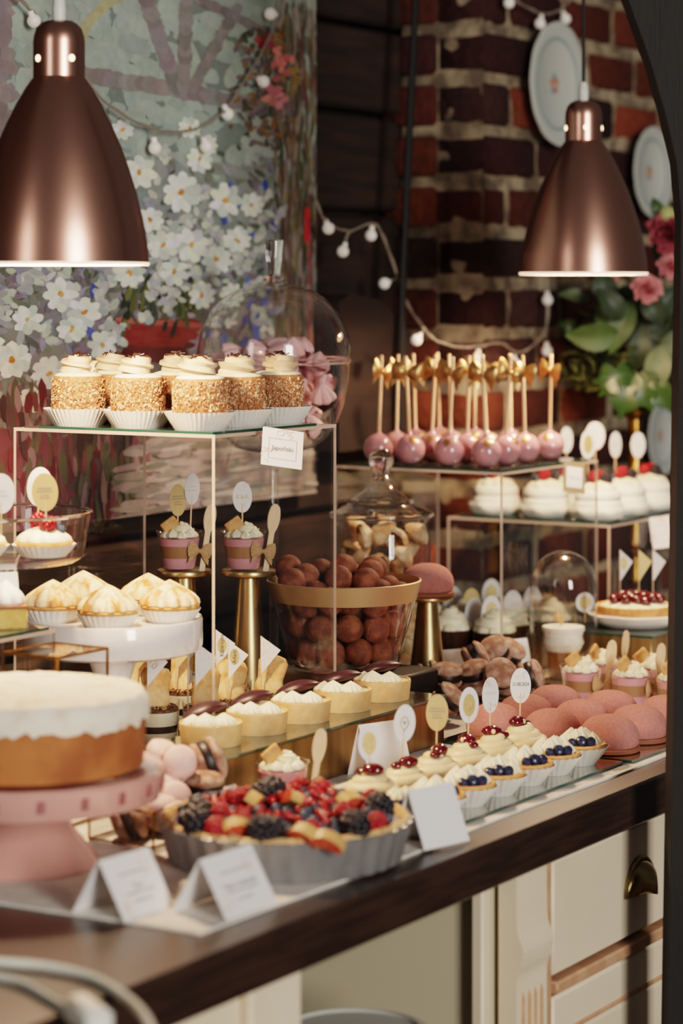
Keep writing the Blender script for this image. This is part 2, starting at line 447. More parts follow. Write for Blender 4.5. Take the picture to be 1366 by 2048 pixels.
def bow(mb, s, m=0, X=None):
    X = X or Matrix.Identity(4)
    for sg in (-1, 1):
        def lobe(u, v, side, sg=sg):
            x = sg * s * (.06 + .94 * u)
            w = s * (.12 + .48 * sin(PI * min(1, u * .62 + .02)) )
            if u > .86: w *= math.sqrt(max(.05, 1 - ((u - .86) / .15) ** 2))
            vv = (v * 2 - 1)
            return (x, side * s * .2 * (1 - vv * vv) * sin(PI * u) ** .7 - s * .03, vv * w + s * .12 * u)
        for side in (-1, 1):
            mb.sheet(lambda u, v: lobe(u, v, side), 8, 6, m, X)
        def tail(u, v, sg=sg):
            vv = v * 2 - 1
            return (sg * s * (.08 + .75 * u) , -s * .05 + s * .06 * sin(3 * u), -s * .08 - s * .62 * u - (s * .12 * u * abs(vv)) + vv * s * (.1 + .16 * u) * .8)
        mb.sheet(tail, 5, 2, m, X)
    mb.ball((0, -s * .04, 0), s * .15, m, 10, 6, (1, .8, 1.1), X)
    return mb
# ================================================================ setting
ALN = (0, 0, ROT)
def frame_mb_obj(name, mb, mats, kind=None, parent=None, smooth=True, ang=40):
    # mesh given in counter coordinates (t, d, z)
    return mb.build(name, mats, parent, W(0, 0, 0), ROT, smooth, ang, kind)
fl = MB(); fl.box((1.2, -.6, -.91), (7, 5, .02)); frame_mb_obj('floor', fl, 'floor', 'structure')

WD = 1.125                                        # wall plane
wl = MB()
zz = -.9
k = 0
while zz < 1.95:
    hh = .17 + .05 * RN.random()
    x0 = -2.2
    wl.bbox((-.1, WD + .06 + RN.uniform(-.006, .006), zz + hh / 2), (5.0, .1, hh - .012), .008)
    zz += hh
wl.box((-.1, WD + .095, .4), (5.0, .05, 2.7))
frame_mb_obj('wall_back', wl, 'wood_wall', 'structure')
# carved end of a timber bracket beside the brickwork
bm_ = MB()
t0, z1 = wall_td(660, 640, 1.06); t1, _ = wall_td(806, 700, 1.06); _, zb = wall_td(700, 900, 1.06); _, ztop = wall_td(700, 588, 1.06)
poly = [(t0, zb), (t1, zb), (t1, z1 - .03), (t1 - .06, z1 + .005), (t1 - .13, ztop - .01), (t0 + .04, ztop), (t0, ztop - .015)]
bm_.prism(poly, 1.04, WD, 0)
frame_mb_obj('trim_1', bm_, 'beam_wood', 'structure')

# brick breast: front face at d = BD, its left cheek at t = BT
BD, BT, COURSE = .93, 1.746, .1055
bk = MB()
def brick_col():
    b = RN.choice([(92, 44, 34), (78, 36, 30), (110, 54, 38), (60, 32, 30), (126, 62, 42), (70, 44, 40)])
    q = RN.uniform(.8, 1.1)
    return lin([min(255, v * q) for v in b])
def mort(u, v):
    x = BT + .006 + 1.49 * u; z = -.9 + 2.9 * v
    return (x, BD + .0085 + .006 * noise.noise((x * 22, z * 22, 1)), z)
bk.sheet(mort, 150, 240, 1)
def mort2(u, v):
    y = BD + .008 + .19 * u; z = -.9 + 2.9 * v
    return (BT + .0065 + .006 * noise.noise((y * 22, z * 22, 5)), y, z)
bk.sheet(mort2, 24, 240, 1)
bk.box((BT + .76, BD + .12, .55), (1.47, .19, 2.9), 1)
_, zj = wall_td(970, 567, BD)
row = -17
while True:
    zc = zj + (row + .5) * COURSE
    if zc > 1.98: break
    hb = COURSE - .022
    odd = row % 2
    x = BT
    first = .125 if odd else .25
    while x < BT + 1.5:
        w = (first if x == BT else .25) + RN.uniform(-.012, .012)
        dd = RN.uniform(-.004, .004)
        bk.bbox((x + w / 2 - .006, BD + .06 + dd, zc), (w - .021, .12, hb + RN.uniform(-.006, .004)), .009, 0, Rz(0), brick_col())
        x += w
    # cheek facing us: header or stretcher behind the quoin
    y = BD + .125
    bk.bbox((BT + .055 + RN.uniform(-.004, .004), y + .055, zc), (.12, .13, hb), .009, 0, None, brick_col())
    row += 1
frame_mb_obj('wall_right', bk, ['brick', 'mortar'], 'structure', ang=60)

# dark post with a curved brace, in front of the counter
ps = MB()
PX = at(1331, 3.3, 0)
def ppx(px, py): v = pix(px, py, 3.5); return (v.x, v.z)
poly = [ppx(1306, 2865), ppx(1318, 2300), ppx(1345, 700), ppx(1349, 430), ppx(1340, 330), ppx(1318, 235), ppx(1288, 130), ppx(1252, 30), ppx(1222, -60), ppx(1130, -330), ppx(1060, -560), ppx(1150, -590), ppx(1290, -250), ppx(1340, -140), ppx(1345, -1000), ppx(1408, -1000), ppx(1404, 430), ppx(1390, 2300), ppx(1384, 2865)]
ps.prism(poly, 3.43, 3.5)
ps.build('trim_2', ['post_wood'], kind='structure', smooth=False)

# ================================================================ counter
TL, TR = -1.35, 2.0
ct = MB()
ct.bbox(((TL + TR) / 2, .46, -.03), (TR - TL, .92, .06), .004)
o = frame_mb_obj('worktop', ct, ['worktop'])
tag(o, 'dark stained wooden worktop carrying all the sweets', 'worktop')
b = MB(); b.bbox(((TL + BT - .01) / 2, 1.021, -.02), (BT - .01 - TL, .198, .06), .003); frame_mb_obj('trim_3', b, 'worktop', 'structure')
# white cloth over it
cl = MB()
def clothf(u, v):
    t = -.54 + u * 2.45; d = .052 + v * .80
    d0 = d + (.003 * sin(t * 9) if v < .01 else 0)
    z = .0035 + .0012 * noise.noise((t * 6, d * 6, 0)) * (0 if (0 < v < 1) else 1)
    return (t + (.004 * sin(d * 14) if u < .01 else 0), d0, .0032)
cl.sheet(clothf, 60, 24)
cl.add([clothf(i / 60, 0)[:2] + (.0002,) for i in range(61)] + [clothf(i / 60, 0) for i in range(61)], [[i, i + 1, 62 + i, 61 + i] for i in range(60)])
cl.add([clothf(0, j / 24)[:2] + (.0002,) for j in range(25)] + [clothf(0, j / 24) for j in range(25)], [[j, 25 + j, 26 + j, j + 1] for j in range(24)])
o = frame_mb_obj('table_runner', cl, ['cloth']); tag(o, 'white cloth runner laid along the dark worktop', 'cloth')

# ---- base units
CB = -.0605
def unit(t0, t1, label, cat='cabinet'):
    r = thing('base_cabinet', label, cat, W(t0, 0, -.9), ROT)
    return r
# left unit, only a corner of it shows
lc = unit(-1.3, -.358, 'cream base cabinet left of the open kneehole')
b = MB(); b.bbox((.471, .33, .42), (.942, .56, .838), .003); b.build('carcass', 'cream_paint', lc)
b = MB(); b.bbox((.886, .043, .42), (.105, .016, .836), .004); b.build('end_stile', 'cream_paint', lc)
b = MB(); b.bbox((.40, .044, .60), (.84, .014, .36), .004); b.build('front_panel', 'cream_paint', lc)
# right unit with pilaster and drawers
rc = unit(.07, 1.45, 'cream base cabinet with fluted pilaster and brown glazed drawers')
b = MB(); b.bbox((.7, .33, .42), (1.36, .56, .838), .002); b.build('carcass', 'grey_panel', rc)
b = MB(); b.bbox((.010, .042, .42), (.022, .018, .838), .003); b.build('panel_edge', 'cream_paint', rc)
pl = MB()
pw = .088; px0 = .055
# plain block on top, scroll, fluted shaft (profile in y, z, extruded in x)
prof = [(.03, .838), (.012, .838), (.012, .74), (.006, .695), (-.004, .668), (-.006, .655)]
sc_ = [(-.006 - .016 * sin(PI * i / 10) - .006 * i / 10, .655 - .07 * i / 10) for i in range(11)]
sh = [(-.002, .575), (-.002, 0), (.03, 0)]
P_ = [(.04, .838), (.014, .838), (.014, .800), (.0135, .775), (.012, .762), (.009, .754)] + \
     [(.008, .752), (.005, .746), (.004, .738), (.0055, .728), (.008, .718), (.011, .711), (.013, .705), (.014, .698), (.014, 0), (.04, 0)]
vsA = [(px0, y, z) for y, z in P_]; vsB = [(px0 + pw, y, z) for y, z in P_]
n_ = len(P_)
pl.add(vsA, [list(range(n_))]); pl.add(vsB, [list(range(n_))[::-1]])
for i in range(n_):
    j = (i + 1) % n_
    pl.add([vsA[i], vsB[i], vsB[j], vsA[j]], [(0, 1, 2, 3)])
pil = pl.build('pilaster', 'cream_paint', rc, ang=50)
for i in range(4):
    b = MB(); x = px0 + .018 + i * .0175
    b.tube([(x, .0145, 0), (x, .0145, .672), (x, .0144, .682)], [.0040, .0040, .001], 8)
    b.build('flute', 'glaze', pil)
b = MB(); b.bbox((px0 + pw + .013, .034, .42), (.024, .03, .838), .002); b.build('stile', 'glaze', rc)
dx0 = px0 + pw + .027
DWd = 1.02
def drawer(z0, z1, molding):
    b = MB(); b.bbox((dx0 + DWd / 2, .028, (z0 + z1) / 2), (DWd, .02, z1 - z0 - .004), .004)
    o = b.build('drawer', 'cream_paint', rc)
    if molding:
        b = MB(); e = .055
        for a in ((dx0 + DWd / 2, z0 + e, DWd - 2 * e, .007), (dx0 + DWd / 2, z1 - e, DWd - 2 * e, .007)):
            b.bbox((a[0], .0185, a[1]), (a[2], .006, a[3]), .0025)
        for x in (dx0 + e, dx0 + DWd - e):
            b.bbox((x, .0185, (z0 + z1) / 2), (.007, .006, z1 - z0 - 2 * e), .0025)
        b.build('molding', 'glaze', o)
        b = MB(); b.bbox((dx0 + DWd / 2, .0186, (z0 + z1) / 2), (DWd - .13, .004, z1 - z0 - 2 * e - .016), .002)
        b.build('field', 'cream_paint', o)
    return o
d1 = drawer(.677, .836, False)
b = MB(); b.bbox((dx0 + DWd / 2, .026, .6635), (DWd, .03, .017), .003); b.build('rail', 'glaze', rc)
d2 = drawer(.395, .652, True)
b = MB(); b.bbox((dx0 + DWd / 2, .026, .384), (DWd, .03, .016), .003); b.build('rail', 'glaze', rc)
d3 = drawer(.12, .374, True)
# cup handle, half dome open below
hd = MB(); hx, hz = .443, .757; hw = .047
def cup(u, v):
    a = PI * u; c_ = v * PI / 2
    return (hx - hw * cos(a) * cos(c_ * .98), .018 - .03 * sin(c_) * (.35 + .65 * sin(a)) , hz - .02 + .046 * sin(a) * cos(c_))
hd.sheet(cup, 20, 8)
def cup2(u, v):
    a = PI * u; c_ = v * PI / 2
    return (hx - hw * .93 * cos(a) * cos(c_ * .98), .018 - .027 * sin(c_) * (.35 + .65 * sin(a)), hz - .02 + .042 * sin(a) * cos(c_))
hd.sheet(cup2, 20, 8)
hd.tube([(hx - (hw + .002) * cos(PI * i / 20), .0165, hz - .02 + .049 * sin(PI * i / 20)) for i in range(21)], .0035, 8)
for i in range(9):
    a = PI * (i + .5) / 9
    hd.ball((hx - (hw + .002) * cos(a), .0135, hz - .02 + .049 * sin(a)), .0016, 0, 8, 5)
h = hd.build('handle', 'antique_brass', d1); h['label'] = 'antique brass cup handle'
# stool under the kneehole
st = thing('stool', 'pale grey round stool top in the kneehole under the worktop', 'stool', (0, 0, 0), 0)
v = W(-.125, .112, 0); st.location = (v.x, v.y, .0)
b = MB(); b.lathe([(0, .655), (.09, .655), (.099, .662), (.1, .675), (.096, .685), (.084, .688), (.08, .684), (0, .682)], 40); b.build('seat', 'stool', st)
b = MB(); b.lathe([(0, 0), (.095, 0), (.095, .015), (.03, .03), (.025, .655), (0, .655)], 32); b.build('pedestal', 'stool', st)

# ---- pendant lamps
def pendant(label, loc, sc, hole_angles):
    r = thing('pendant_lamp', label, 'lamp', loc)
    R0 = .1224 * sc; Hs = .2517 * sc
    pr = [(1.0, 0), (.995, .02), (.975, .12), (.93, .24), (.865, .37), (.785, .50), (.69, .63), (.58, .75), (.47, .86), (.375, .94), (.31, .985), (.285, 1.0)]
    out = [(R0 * a, Hs * z) for a, z in pr]
    inn = [(R0 * a - .0022, Hs * z) for a, z in pr]
    b = MB(); b.lathe(out, 64, 0)
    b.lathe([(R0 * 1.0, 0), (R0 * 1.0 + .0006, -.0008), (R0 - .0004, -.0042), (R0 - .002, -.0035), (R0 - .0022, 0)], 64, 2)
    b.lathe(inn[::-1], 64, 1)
    b.build('shade', ['copper', 'lamp_inner', 'rim_lip_glow'], r)
    c = MB(); Rc = .0352 * sc
    z0 = Hs
    c.lathe([(Rc * .9, z0 - .002), (Rc, z0), (Rc, z0 + .048 * sc), (Rc * .97, z0 + .056 * sc), (Rc * .88, z0 + .066 * sc), (Rc * .7, z0 + .073 * sc), (Rc * .5, z0 + .0765 * sc), (0, z0 + .078 * sc)], 40)
    cap = c.build('cap', 'copper', r)
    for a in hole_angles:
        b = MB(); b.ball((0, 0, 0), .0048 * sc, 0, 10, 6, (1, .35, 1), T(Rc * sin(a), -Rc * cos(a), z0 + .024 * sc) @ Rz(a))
        b.build('vent_hole_glow', 'hole_glow', cap)
    g = MB(); zt = z0 + .077 * sc
    g.lathe([(.009, zt - .002), (.0095, zt + .014), (.008, zt + .03), (.005, zt + .034), (0, zt + .034)], 16); g.build('cord_grip', 'white_plastic', r)
    g = MB(); g.tube([(0, 0, zt + .03), (0, 0, 1.1)], .0032, 8); g.build('cord', 'black', r)
    g = MB(); g.ball((0, 0, Hs * .30), .026, 0, 20, 12); g.lathe([(.012, Hs * .38), (.013, Hs * .95), (0, Hs * .95)], 16)
    g.build('bulb', 'lamp_bulb', r)
    return r
pendant('large copper pendant lamp hanging at the left above the meringue tartlets', at(118, 3.40, H - (525 - HOR) / F * 3.40), 1, (-.82, .62, 2.2, -2.4))
pendant('copper pendant lamp hanging at the right in front of the wall plates', at(1167, 4.60, H - (545 - HOR) / F * 4.60), .962, (-1.35, .05, 1.45, 3))

# ---- electric cables lying at the near corner
def gcable(pts, r, name, label, extra=None):
    P = []
    for px, py in pts: P.append(tuple(at(px, H * F / (py - HOR), r + .001)))
    Q = []
    for i in range(len(P) - 1):
        p0 = Vector(P[max(i - 1, 0)]); p1 = Vector(P[i]); p2 = Vector(P[i + 1]); p3 = Vector(P[min(i + 2, len(P) - 1)])
        for k in range(8):
            q = k / 8
            Q.append(.5 * ((2 * p1) + (-p0 + p2) * q + (2 * p0 - 5 * p1 + 4 * p2 - p3) * q * q + (-p0 + 3 * p1 - 3 * p2 + p3) * q ** 3))
    Q.append(Vector(P[-1]))
    b = MB(); b.tube(Q, r, 8)
    return b.build(name, 'cable_white')
o = gcable([(-120, 1925), (-10, 1936), (90, 1945), (180, 1966), (250, 2006), (292, 2050), (310, 2095)], .0052, 'electric_cable', '')
tag(o, 'white electric cable curving over the near corner of the worktop', 'cable')
r = thing('extension_lead', 'white lead with a plug block at the near left worktop corner', 'cable')
o = gcable([(-70, 1955), (30, 1972), (90, 2002), (135, 2030)], .0045, 'lead', ''); o.parent = r
b = MB(); b.bbox((0, 0, .014), (.07, .028, .026), .006); p = at(176, H * F / (2062 - HOR), .001)
b.build('plug', 'white_plastic', r, p, math.radians(-63))

# ---- black cable running down beside the bricks
b = MB(); P = []
for px, py in ((834, -60), (826, 120), (815, 350), (806, 560), (801, 760), (800, 900)):
    t, z = wall_td(px, py, 1.02); P.append((t, 1.02, z))
b.tube(P, .0075, 8)
o = frame_mb_obj('wall_cable', b, ['black']); tag(o, 'black cable running down the corner between timber and bricks', 'cable')

# ---- faience plates on the bricks
def wplate(px, py, rr, label, d=BD - .03):
    t, z = wall_td(px, py, d)
    r = thing('wall_plate', label, 'plate', W(t, d, z), (PI / 2, 0, ROT), 'faience plates hung on the bricks')
    b = MB()
    b.lathe([(0, -.012), (rr * .55, -.012), (rr * .64, -.006), (rr, .004), (rr, .008), (rr * .97, .009), (rr * .66, 0), (rr * .6, -.004), (0, -.006)], 56,
            0, None, lambda a, k, z: 1 + (.014 * abs(cos(6 * a)) if 3 <= k <= 5 else 0))
    b.build('dish', 'plate_white', r)
    b = MB()
    for i in range(46):
        a = 2 * PI * i / 46
        b.ball((rr * .74 * cos(a), rr * .74 * sin(a), .0035), rr * .036, 0, 6, 4, (1, 1, .3))
    b.build('rim_band', 'plate_teal', r)
    b = MB()
    for i in range(5):
        a = 2 * PI * i / 5 + .4
        b.ball((rr * .09 * cos(a), rr * .12 * sin(a), -.005), rr * .07, 0 if i % 2 == 0 else 1, 8, 5, (1, 1, .15))
    b.build('flower_sprig', ['plate_orange', 'plate_teal'], r)
wplate(1113, 168, .131, 'white plate with teal border, higher of the two beside the pendant')
wplate(1303, 345, .104, 'white plate with teal border, lower right behind the pendant and roses')
wplate(1325, 872, .088, 'pale wall plate behind the brass candlestick')

# ---- string lights
def light_string(label, runs, bulbs, d, off=.02):
    r = thing('string_lights', label, 'string lights', W(0, 0, 0), ROT)
    for pts in runs:
        P = []
        for px, py in pts:
            t, z = wall_td(px, py, d); P.append(Vector((t, d, z)))
        Q = []
        for i in range(len(P) - 1):
            p0, p1, p2, p3 = P[max(i - 1, 0)], P[i], P[i + 1], P[min(i + 2, len(P) - 1)]
            for k in range(7):
                q = k / 7
                v = .5 * ((2 * p1) + (-p0 + p2) * q + (2 * p0 - 5 * p1 + 4 * p2 - p3) * q * q + (-p0 + 3 * p1 - 3 * p2 + p3) * q ** 3)
                Q.append(v)
        Q.append(P[-1])
        b = MB(); b.tube(Q, .0022, 6)
        b.tube([q + Vector((.002 * sin(i * 1.3), -.003, .002 * cos(i * 1.3))) for i, q in enumerate(Q)], .0013, 5)
        b.build('wire', 'wire', r)
    for (px, py, ax, ay) in bulbs:
        t, z = wall_td(px, py, d); tb, zb_ = wall_td(ax, ay, d)
        c = Vector((t, d, z)); a = Vector((tb, d, zb_)); dr = (a - c).normalized()
        b = MB(); b.ball(c, .0115, 0, 14, 9); b.tube([c + dr * .009, c + dr * .019], [.0055, .0045], 10, 0)
        if (a - c).length > .02: b.tube([c + dr * .018, a], .0012, 5, 1)
        b.build('bulb', ['globe', 'wire'], r)
PD = 1.075
light_string('string of small milky bulbs draped across the flower painting',
    [[(20, -20), (55, 15), (82, 45), (150, 140), (220, 212), (300, 256), (360, 263), (410, 250), (455, 215), (490, 160), (520, 110), (545, 60), (560, 20), (570, -30)]],
    [(68, 42, 60, 20), (310, 296, 306, 258), (413, 293, 400, 254), (455, 228, 450, 214), (527, 163, 505, 150), (541, 28, 556, 30)], PD)
light_string('string of milky bulbs running down over the dark timber and onto the bricks',
    [[(622, 372), (640, 425), (658, 448), (697, 462), (745, 447), (768, 480), (795, 555), (815, 610), (845, 655)], [(697, 462), (690, 480)]],
    [(657, 457, 650, 436), (686, 503, 694, 476), (742, 471, 745, 448), (769, 567, 795, 556)], 1.04)
light_string('string of milky bulbs hanging across the lower bricks behind the cake pops',
    [[(845, 655), (870, 680), (915, 694), (960, 692), (1000, 686), (1040, 705), (1090, 660), (1093, 560)]],
    [(833, 680, 848, 660), (955, 718, 958, 694), (1030, 728, 1026, 698), (1095, 600, 1094, 570), (1094, 702, 1092, 660)], BD - .03)
light_string('short run of milky bulbs above the upper wall plate',
    [[(960, -40), (1010, -10), (1060, 18), (1090, 28), (1125, 16), (1150, -20)]],
    [(1018, 6, 1020, -4), (1080, 47, 1084, 27), (1131, 38, 1124, 18)], BD - .03)
# ================================================================ painting on the back wall
PDp = 1.10
pt = thing('flower_painting', 'large oil painting of white daisies and an arched window behind the lamp', 'painting', W(0, 0, 0), ROT)
tR, zR = wall_td(631, 985, PDp); tL, _ = wall_td(-140, 1000, PDp)
zBot, zTop = zR, 1.32
b = MB(); b.box(((tL + tR) / 2, PDp + .012, (zBot + zTop) / 2), (tR - tL, .022, zTop - zBot)); b.build('stretcher', 'canvas_edge', pt)
pm = MB()
lay = [0]
def daub(px, py, L, Wd, ang, col, jit=14, n=8):
    # a flat oval of paint; angle measured in the picture, sizes in picture units
    t, z = wall_td(px, py, PDp)
    if t > tR - .004: return
    s = 4.6 / F
    sx = s * 1.9                                   # the wall is seen obliquely
    lay[0] += 1
    y = PDp - .0008 - .0000009 * lay[0]
    g_ = RN.uniform(-jit, jit); c = lin([max(0, min(255, (v + g_ + RN.uniform(-jit, jit) * .35) * 1.2)) for v in col])
    ca, sa = cos(ang), sin(ang)
    vs = []
    for i in range(n):
        a = 2 * PI * i / n
        u, v = L / 2 * cos(a) * RN.uniform(.85, 1.1), Wd / 2 * sin(a) * RN.uniform(.8, 1.15)
        x = t + (u * ca - v * sa) * sx; zz = z + (u * sa + v * ca) * s
        vs.append((min(x, tR), y, max(zz, zBot)))
    pm.add(vs, [list(range(n))], 0, None, c)
def band(p0, p1, w, col, jit=10, step=14):
    L = math.hypot(p1[0] - p0[0], p1[1] - p0[1]); n = max(2, int(L / step))
    a = math.atan2(-(p1[1] - p0[1]), (p1[0] - p0[0]) * 1.0)
    for i in range(n + 1):
        q = i / n
        daub(p0[0] + (p1[0] - p0[0]) * q, p0[1] + (p1[1] - p0[1]) * q, step * 2.6, w * RN.uniform(.85, 1.1), a, col, jit, 10)
# base coat
pm.add([(tL, PDp - .0006, zBot), (tR, PDp - .0006, zBot), (tR, PDp - .0006, zTop), (tL, PDp - .0006, zTop)], [(0, 1, 2, 3)], 0, None, lin((128, 138, 130)))
GREY = (140, 150, 142)
for i in range(1500):
    px, py = RN.uniform(-130, 640), RN.uniform(-60, 1090)
    if py < 330: c = GREY if px > 30 else (128, 118, 116)
    elif py < 560: c = (122, 128, 124)
    elif py < 760: c = RN.choice([(112, 108, 112), (118, 116, 112), (96, 92, 92)])
    elif py < 860: c = RN.choice([(104, 84, 84), (92, 72, 74), (110, 100, 100)])
    else: c = (104, 60, 66) if px < 140 else ((80, 66, 66) if px < 260 else (128, 116, 110))
    daub(px, py, RN.uniform(30, 70), RN.uniform(20, 40), RN.uniform(0, 3), c, 7, 9)
# arched window
MAU = (118, 111, 110)
band((165, 150), (330, 175), 36, MAU); band((330, 175), (560, 222), 36, MAU)
band((350, 172), (290, 0), 30, MAU); band((365, 172), (372, -20), 26, MAU); band((385, 172), (470, 20), 22, MAU)
band((400, 0), (520, 60), 22, MAU)
for i in range(24):
    a = PI * (.50 + .5 * i / 23); band_x = 300 + 150 * cos(a); band_y = 130 - 150 * sin(a)
    daub(band_x, band_y, 40, 16, a + PI / 2, (150, 146, 112), 8)
for i in range(90): daub(RN.uniform(-60, 24), RN.uniform(0, 640), 40, 20, 1.4, (118, 106, 108), 8)
# right margin: vertical strokes and a climbing rose
for i in range(520):
    px, py = RN.uniform(548, 640), RN.uniform(20, 720)
    c = RN.choice([(104, 96, 88), (84, 80, 60), (120, 104, 72), (70, 62, 56), (132, 122, 116), (96, 70, 62)])
    daub(px, py, RN.uniform(30, 90), RN.uniform(4, 9), PI / 2 + RN.uniform(-.15, .15), c, 10, 6)
for i in range(190): daub(RN.gauss(530, 26), RN.uniform(60, 300), RN.uniform(10, 28), RN.uniform(6, 12), RN.uniform(0, 3), RN.choice([(92, 84, 84), (70, 72, 56), (104, 88, 92), (124, 94, 60)]), 10, 6)
def rosep(px, py, s, c):
    for i in range(16): daub(px + RN.gauss(0, s * .34), py + RN.gauss(0, s * .34), s * .6, s * .34, RN.uniform(0, 3), c, 22, 7)
rosep(556, 84, 24, (130, 100, 60)); rosep(582, 150, 28, (136, 108, 66)); rosep(530, 86, 26, (160, 54, 62)); rosep(563, 116, 34, (190, 110, 104)); rosep(543, 186, 40, (176, 112, 112))
for py in (430, 450, 470): daub(612, py, 34, 11, PI / 2, (196, 50, 56))
for i in range(14): daub(617, 480 + i * 26, 32, 5, PI / 2, (150, 66, 76))
# foliage, blue and lilac touches
for i in range(760):
    px = RN.uniform(-120, 560); py = RN.gauss(540, 130)
    if py < 290 or py > 840 or (px < 240 and py < 500): continue
    c = RN.choice([(96, 100, 92), (84, 88, 76), (116, 116, 136), (128, 124, 142), (76, 78, 74), (138, 138, 140), (104, 108, 96), (116, 104, 116)])
    daub(px, py, RN.uniform(14, 38), RN.uniform(7, 14), RN.uniform(0, 3), c, 12, 7)
for i in range(40): daub(RN.choice([RN.gauss(180, 14), RN.gauss(500, 30), RN.gauss(430, 40)]), RN.choice([RN.gauss(660, 30), RN.gauss(430, 40), RN.gauss(580, 40)]), 26, 12, RN.uniform(1, 2), (74, 88, 150), 16, 7)
# flower pot
for i in range(120):
    q = RN.random(); y = 640 + 78 * q
    daub(RN.uniform(244 + 12 * q, 382 - 12 * q), y, 40, 16, RN.uniform(-.1, .1), (120, 48, 44) if y < 690 else (78, 34, 36), 8)
band((246, 640), (384, 650), 12, (150, 84, 76), 8)
for i in range(90): daub(RN.uniform(240, 390), RN.gauss(600, 26), RN.uniform(20, 46), RN.uniform(6, 11), PI / 2 + RN.uniform(-.6, .6), RN.choice([(52, 62, 50), (66, 76, 56), (92, 92, 52), (40, 46, 42)]), 8, 6)
# daisies
def daisy(px, py, s):
    n = RN.randint(7, 9); ph = RN.uniform(0, 1); sq = RN.uniform(.7, 1)
    for i in range(n):
        a = ph + 2 * PI * i / n
        daub(px + s * .52 * cos(a), py - s * .62 * sin(a) * sq, s * .88, s * .56, math.atan2(sin(a) * sq, cos(a)), RN.choice([(206, 210, 194), (188, 194, 184), (222, 222, 204)]), 14, 9)
    for i in range(4): daub(px + RN.gauss(0, s * .06), py + RN.gauss(0, s * .07), s * .24, s * .2, 1, (186, 128, 60), 24, 7)
for i in range(150):
    px, py = RN.uniform(-120, 560), RN.gauss(520, 110)
    if py < 260 or py > 800 or (px < 250 and py < 520): continue
    for j in range(5): daub(px + RN.gauss(0, 9), py + RN.gauss(0, 9), RN.uniform(14, 26), RN.uniform(9, 15), RN.uniform(0, 3), RN.choice([(164, 168, 158), (148, 150, 152), (176, 180, 166)]), 12, 7)
for px, py, s in ((360, 385, 40), (378, 490, 40), (275, 345, 36), (448, 400, 36), (322, 490, 34), (118, 590, 34), (52, 640, 30), (430, 520, 32), (345, 545, 30), (165, 625, 34),
                  (500, 410, 26), (395, 320, 28), (375, 255, 24), (295, 440, 30), (20, 720, 38), (95, 745, 34), (140, 660, 30), (200, 690, 30), (400, 590, 28), (470, 480, 30), (60, 800, 28), (410, 290, 22), (255, 545, 32), (-40, 690, 40), (460, 590, 26), (240, 260, 24)):
    daisy(px, py, s)
# below the shelf line: maroon and dusty pink verticals, then the pale stone ledge
for i in range(240):
    px, py = RN.uniform(-120, 300), RN.uniform(790, 1080)
    c = RN.choice([(96, 44, 52), (112, 72, 78), (90, 78, 62), (74, 56, 58), (132, 106, 108), (80, 80, 62)])
    daub(px, py, RN.uniform(40, 90), RN.uniform(6, 14), PI / 2 + RN.uniform(-.12, .12), c, 10, 7)
for i in range(170):
    px, py = RN.uniform(240, 640), RN.uniform(870, 1060)
    daub(px, py, RN.uniform(40, 80), RN.uniform(8, 18), RN.uniform(-.15, .15), RN.choice([(150, 140, 136), (128, 118, 114), (140, 124, 122), (110, 104, 100)]), 8, 8)
pm.build('paint_surface', 'paint', pt, smooth=False)
# ================================================================ stands, risers, glass
def riser(label, t0, d0, L, Wd, z, name='acrylic_riser', base=TOP):
    # bent acrylic table: top with two side panels, open towards both ends
    r = thing(name, label, 'display riser', W(t0, d0, base), ROT)
    hh = z - base; th = .005
    b = MB(); b.box((L / 2, Wd / 2, hh - th / 2), (L, Wd, th), 0, None, None, 1, 2); b.build('top_panel', ['acrylic', 'acrylic_edge_glow'], r, smooth=False)
    for y in (th / 2, Wd - th / 2):
        b = MB(); b.box((L / 2, y, (hh - th) / 2), (L, th, hh - th), 0, None, None, 1, 1)
        b.build('side_panel', ['acrylic', 'acrylic_edge_glow'], r, smooth=False)
    return r
def glass_plate(label, t0, d0, L, Wd, z, top='plate_top', name='glass_plate', th=.004, cat='plate'):
    b = MB(); b.box((L / 2, Wd / 2, th / 2), (L, Wd, th), 0, None, None, 1, 2)
    o = b.build(name, [top, 'plate_edge'], None, W(t0, d0, z), ROT, False)
    return tag(o, label, cat)
R1 = dict(t=.1855, d=.53, L=.331, W=.367, z=.493)
R2 = dict(t=1.13, d=.564, L=.384, W=.348, z=.379)
R3 = dict(t=1.56, d=.56, L=.38, W=.354, z=.252)
riser('tall clear acrylic riser carrying the crumb coated cream cakes', R1['t'], R1['d'], R1['L'], R1['W'], R1['z'])
riser('clear acrylic riser carrying the pink cake pops', R2['t'], R2['d'], R2['L'], R2['W'], R2['z'])
riser('low clear acrylic riser carrying the berry pavlovas', R3['t'], R3['d'], R3['L'], R3['W'], R3['z'])
riser('clear riser cut off at the left edge, carrying a layered cake square', -.47, .60, .377, .25, .243)
glass_plate('dark glass plate under the crumb coated cream cakes', R1['t'] + .012, R1['d'] + .012, R1['L'] - .05, R1['W'] - .05, R1['z'], th=.003)
glass_plate('dark glass plate under the cake pops', R2['t'] + .012, R2['d'] + .012, R2['L'] - .03, R2['W'] - .03, R2['z'], th=.003)
glass_plate('dark glass plate under the pavlovas', R3['t'] + .012, R3['d'] + .012, R3['L'] - .03, R3['W'] - .03, R3['z'], th=.003)
glass_plate('glass plate on the riser at the left edge', -.46, .605, .36, .235, .243, th=.003)
glass_plate('mirror plate under the two rows of fruit tartlets', -.02, .074, .60, .215, TOP, 'mirror', 'mirror_plate')
glass_plate('mirror plate under the pink velvet domes', .59, .065, .34, .325, TOP, 'mirror', 'mirror_plate')
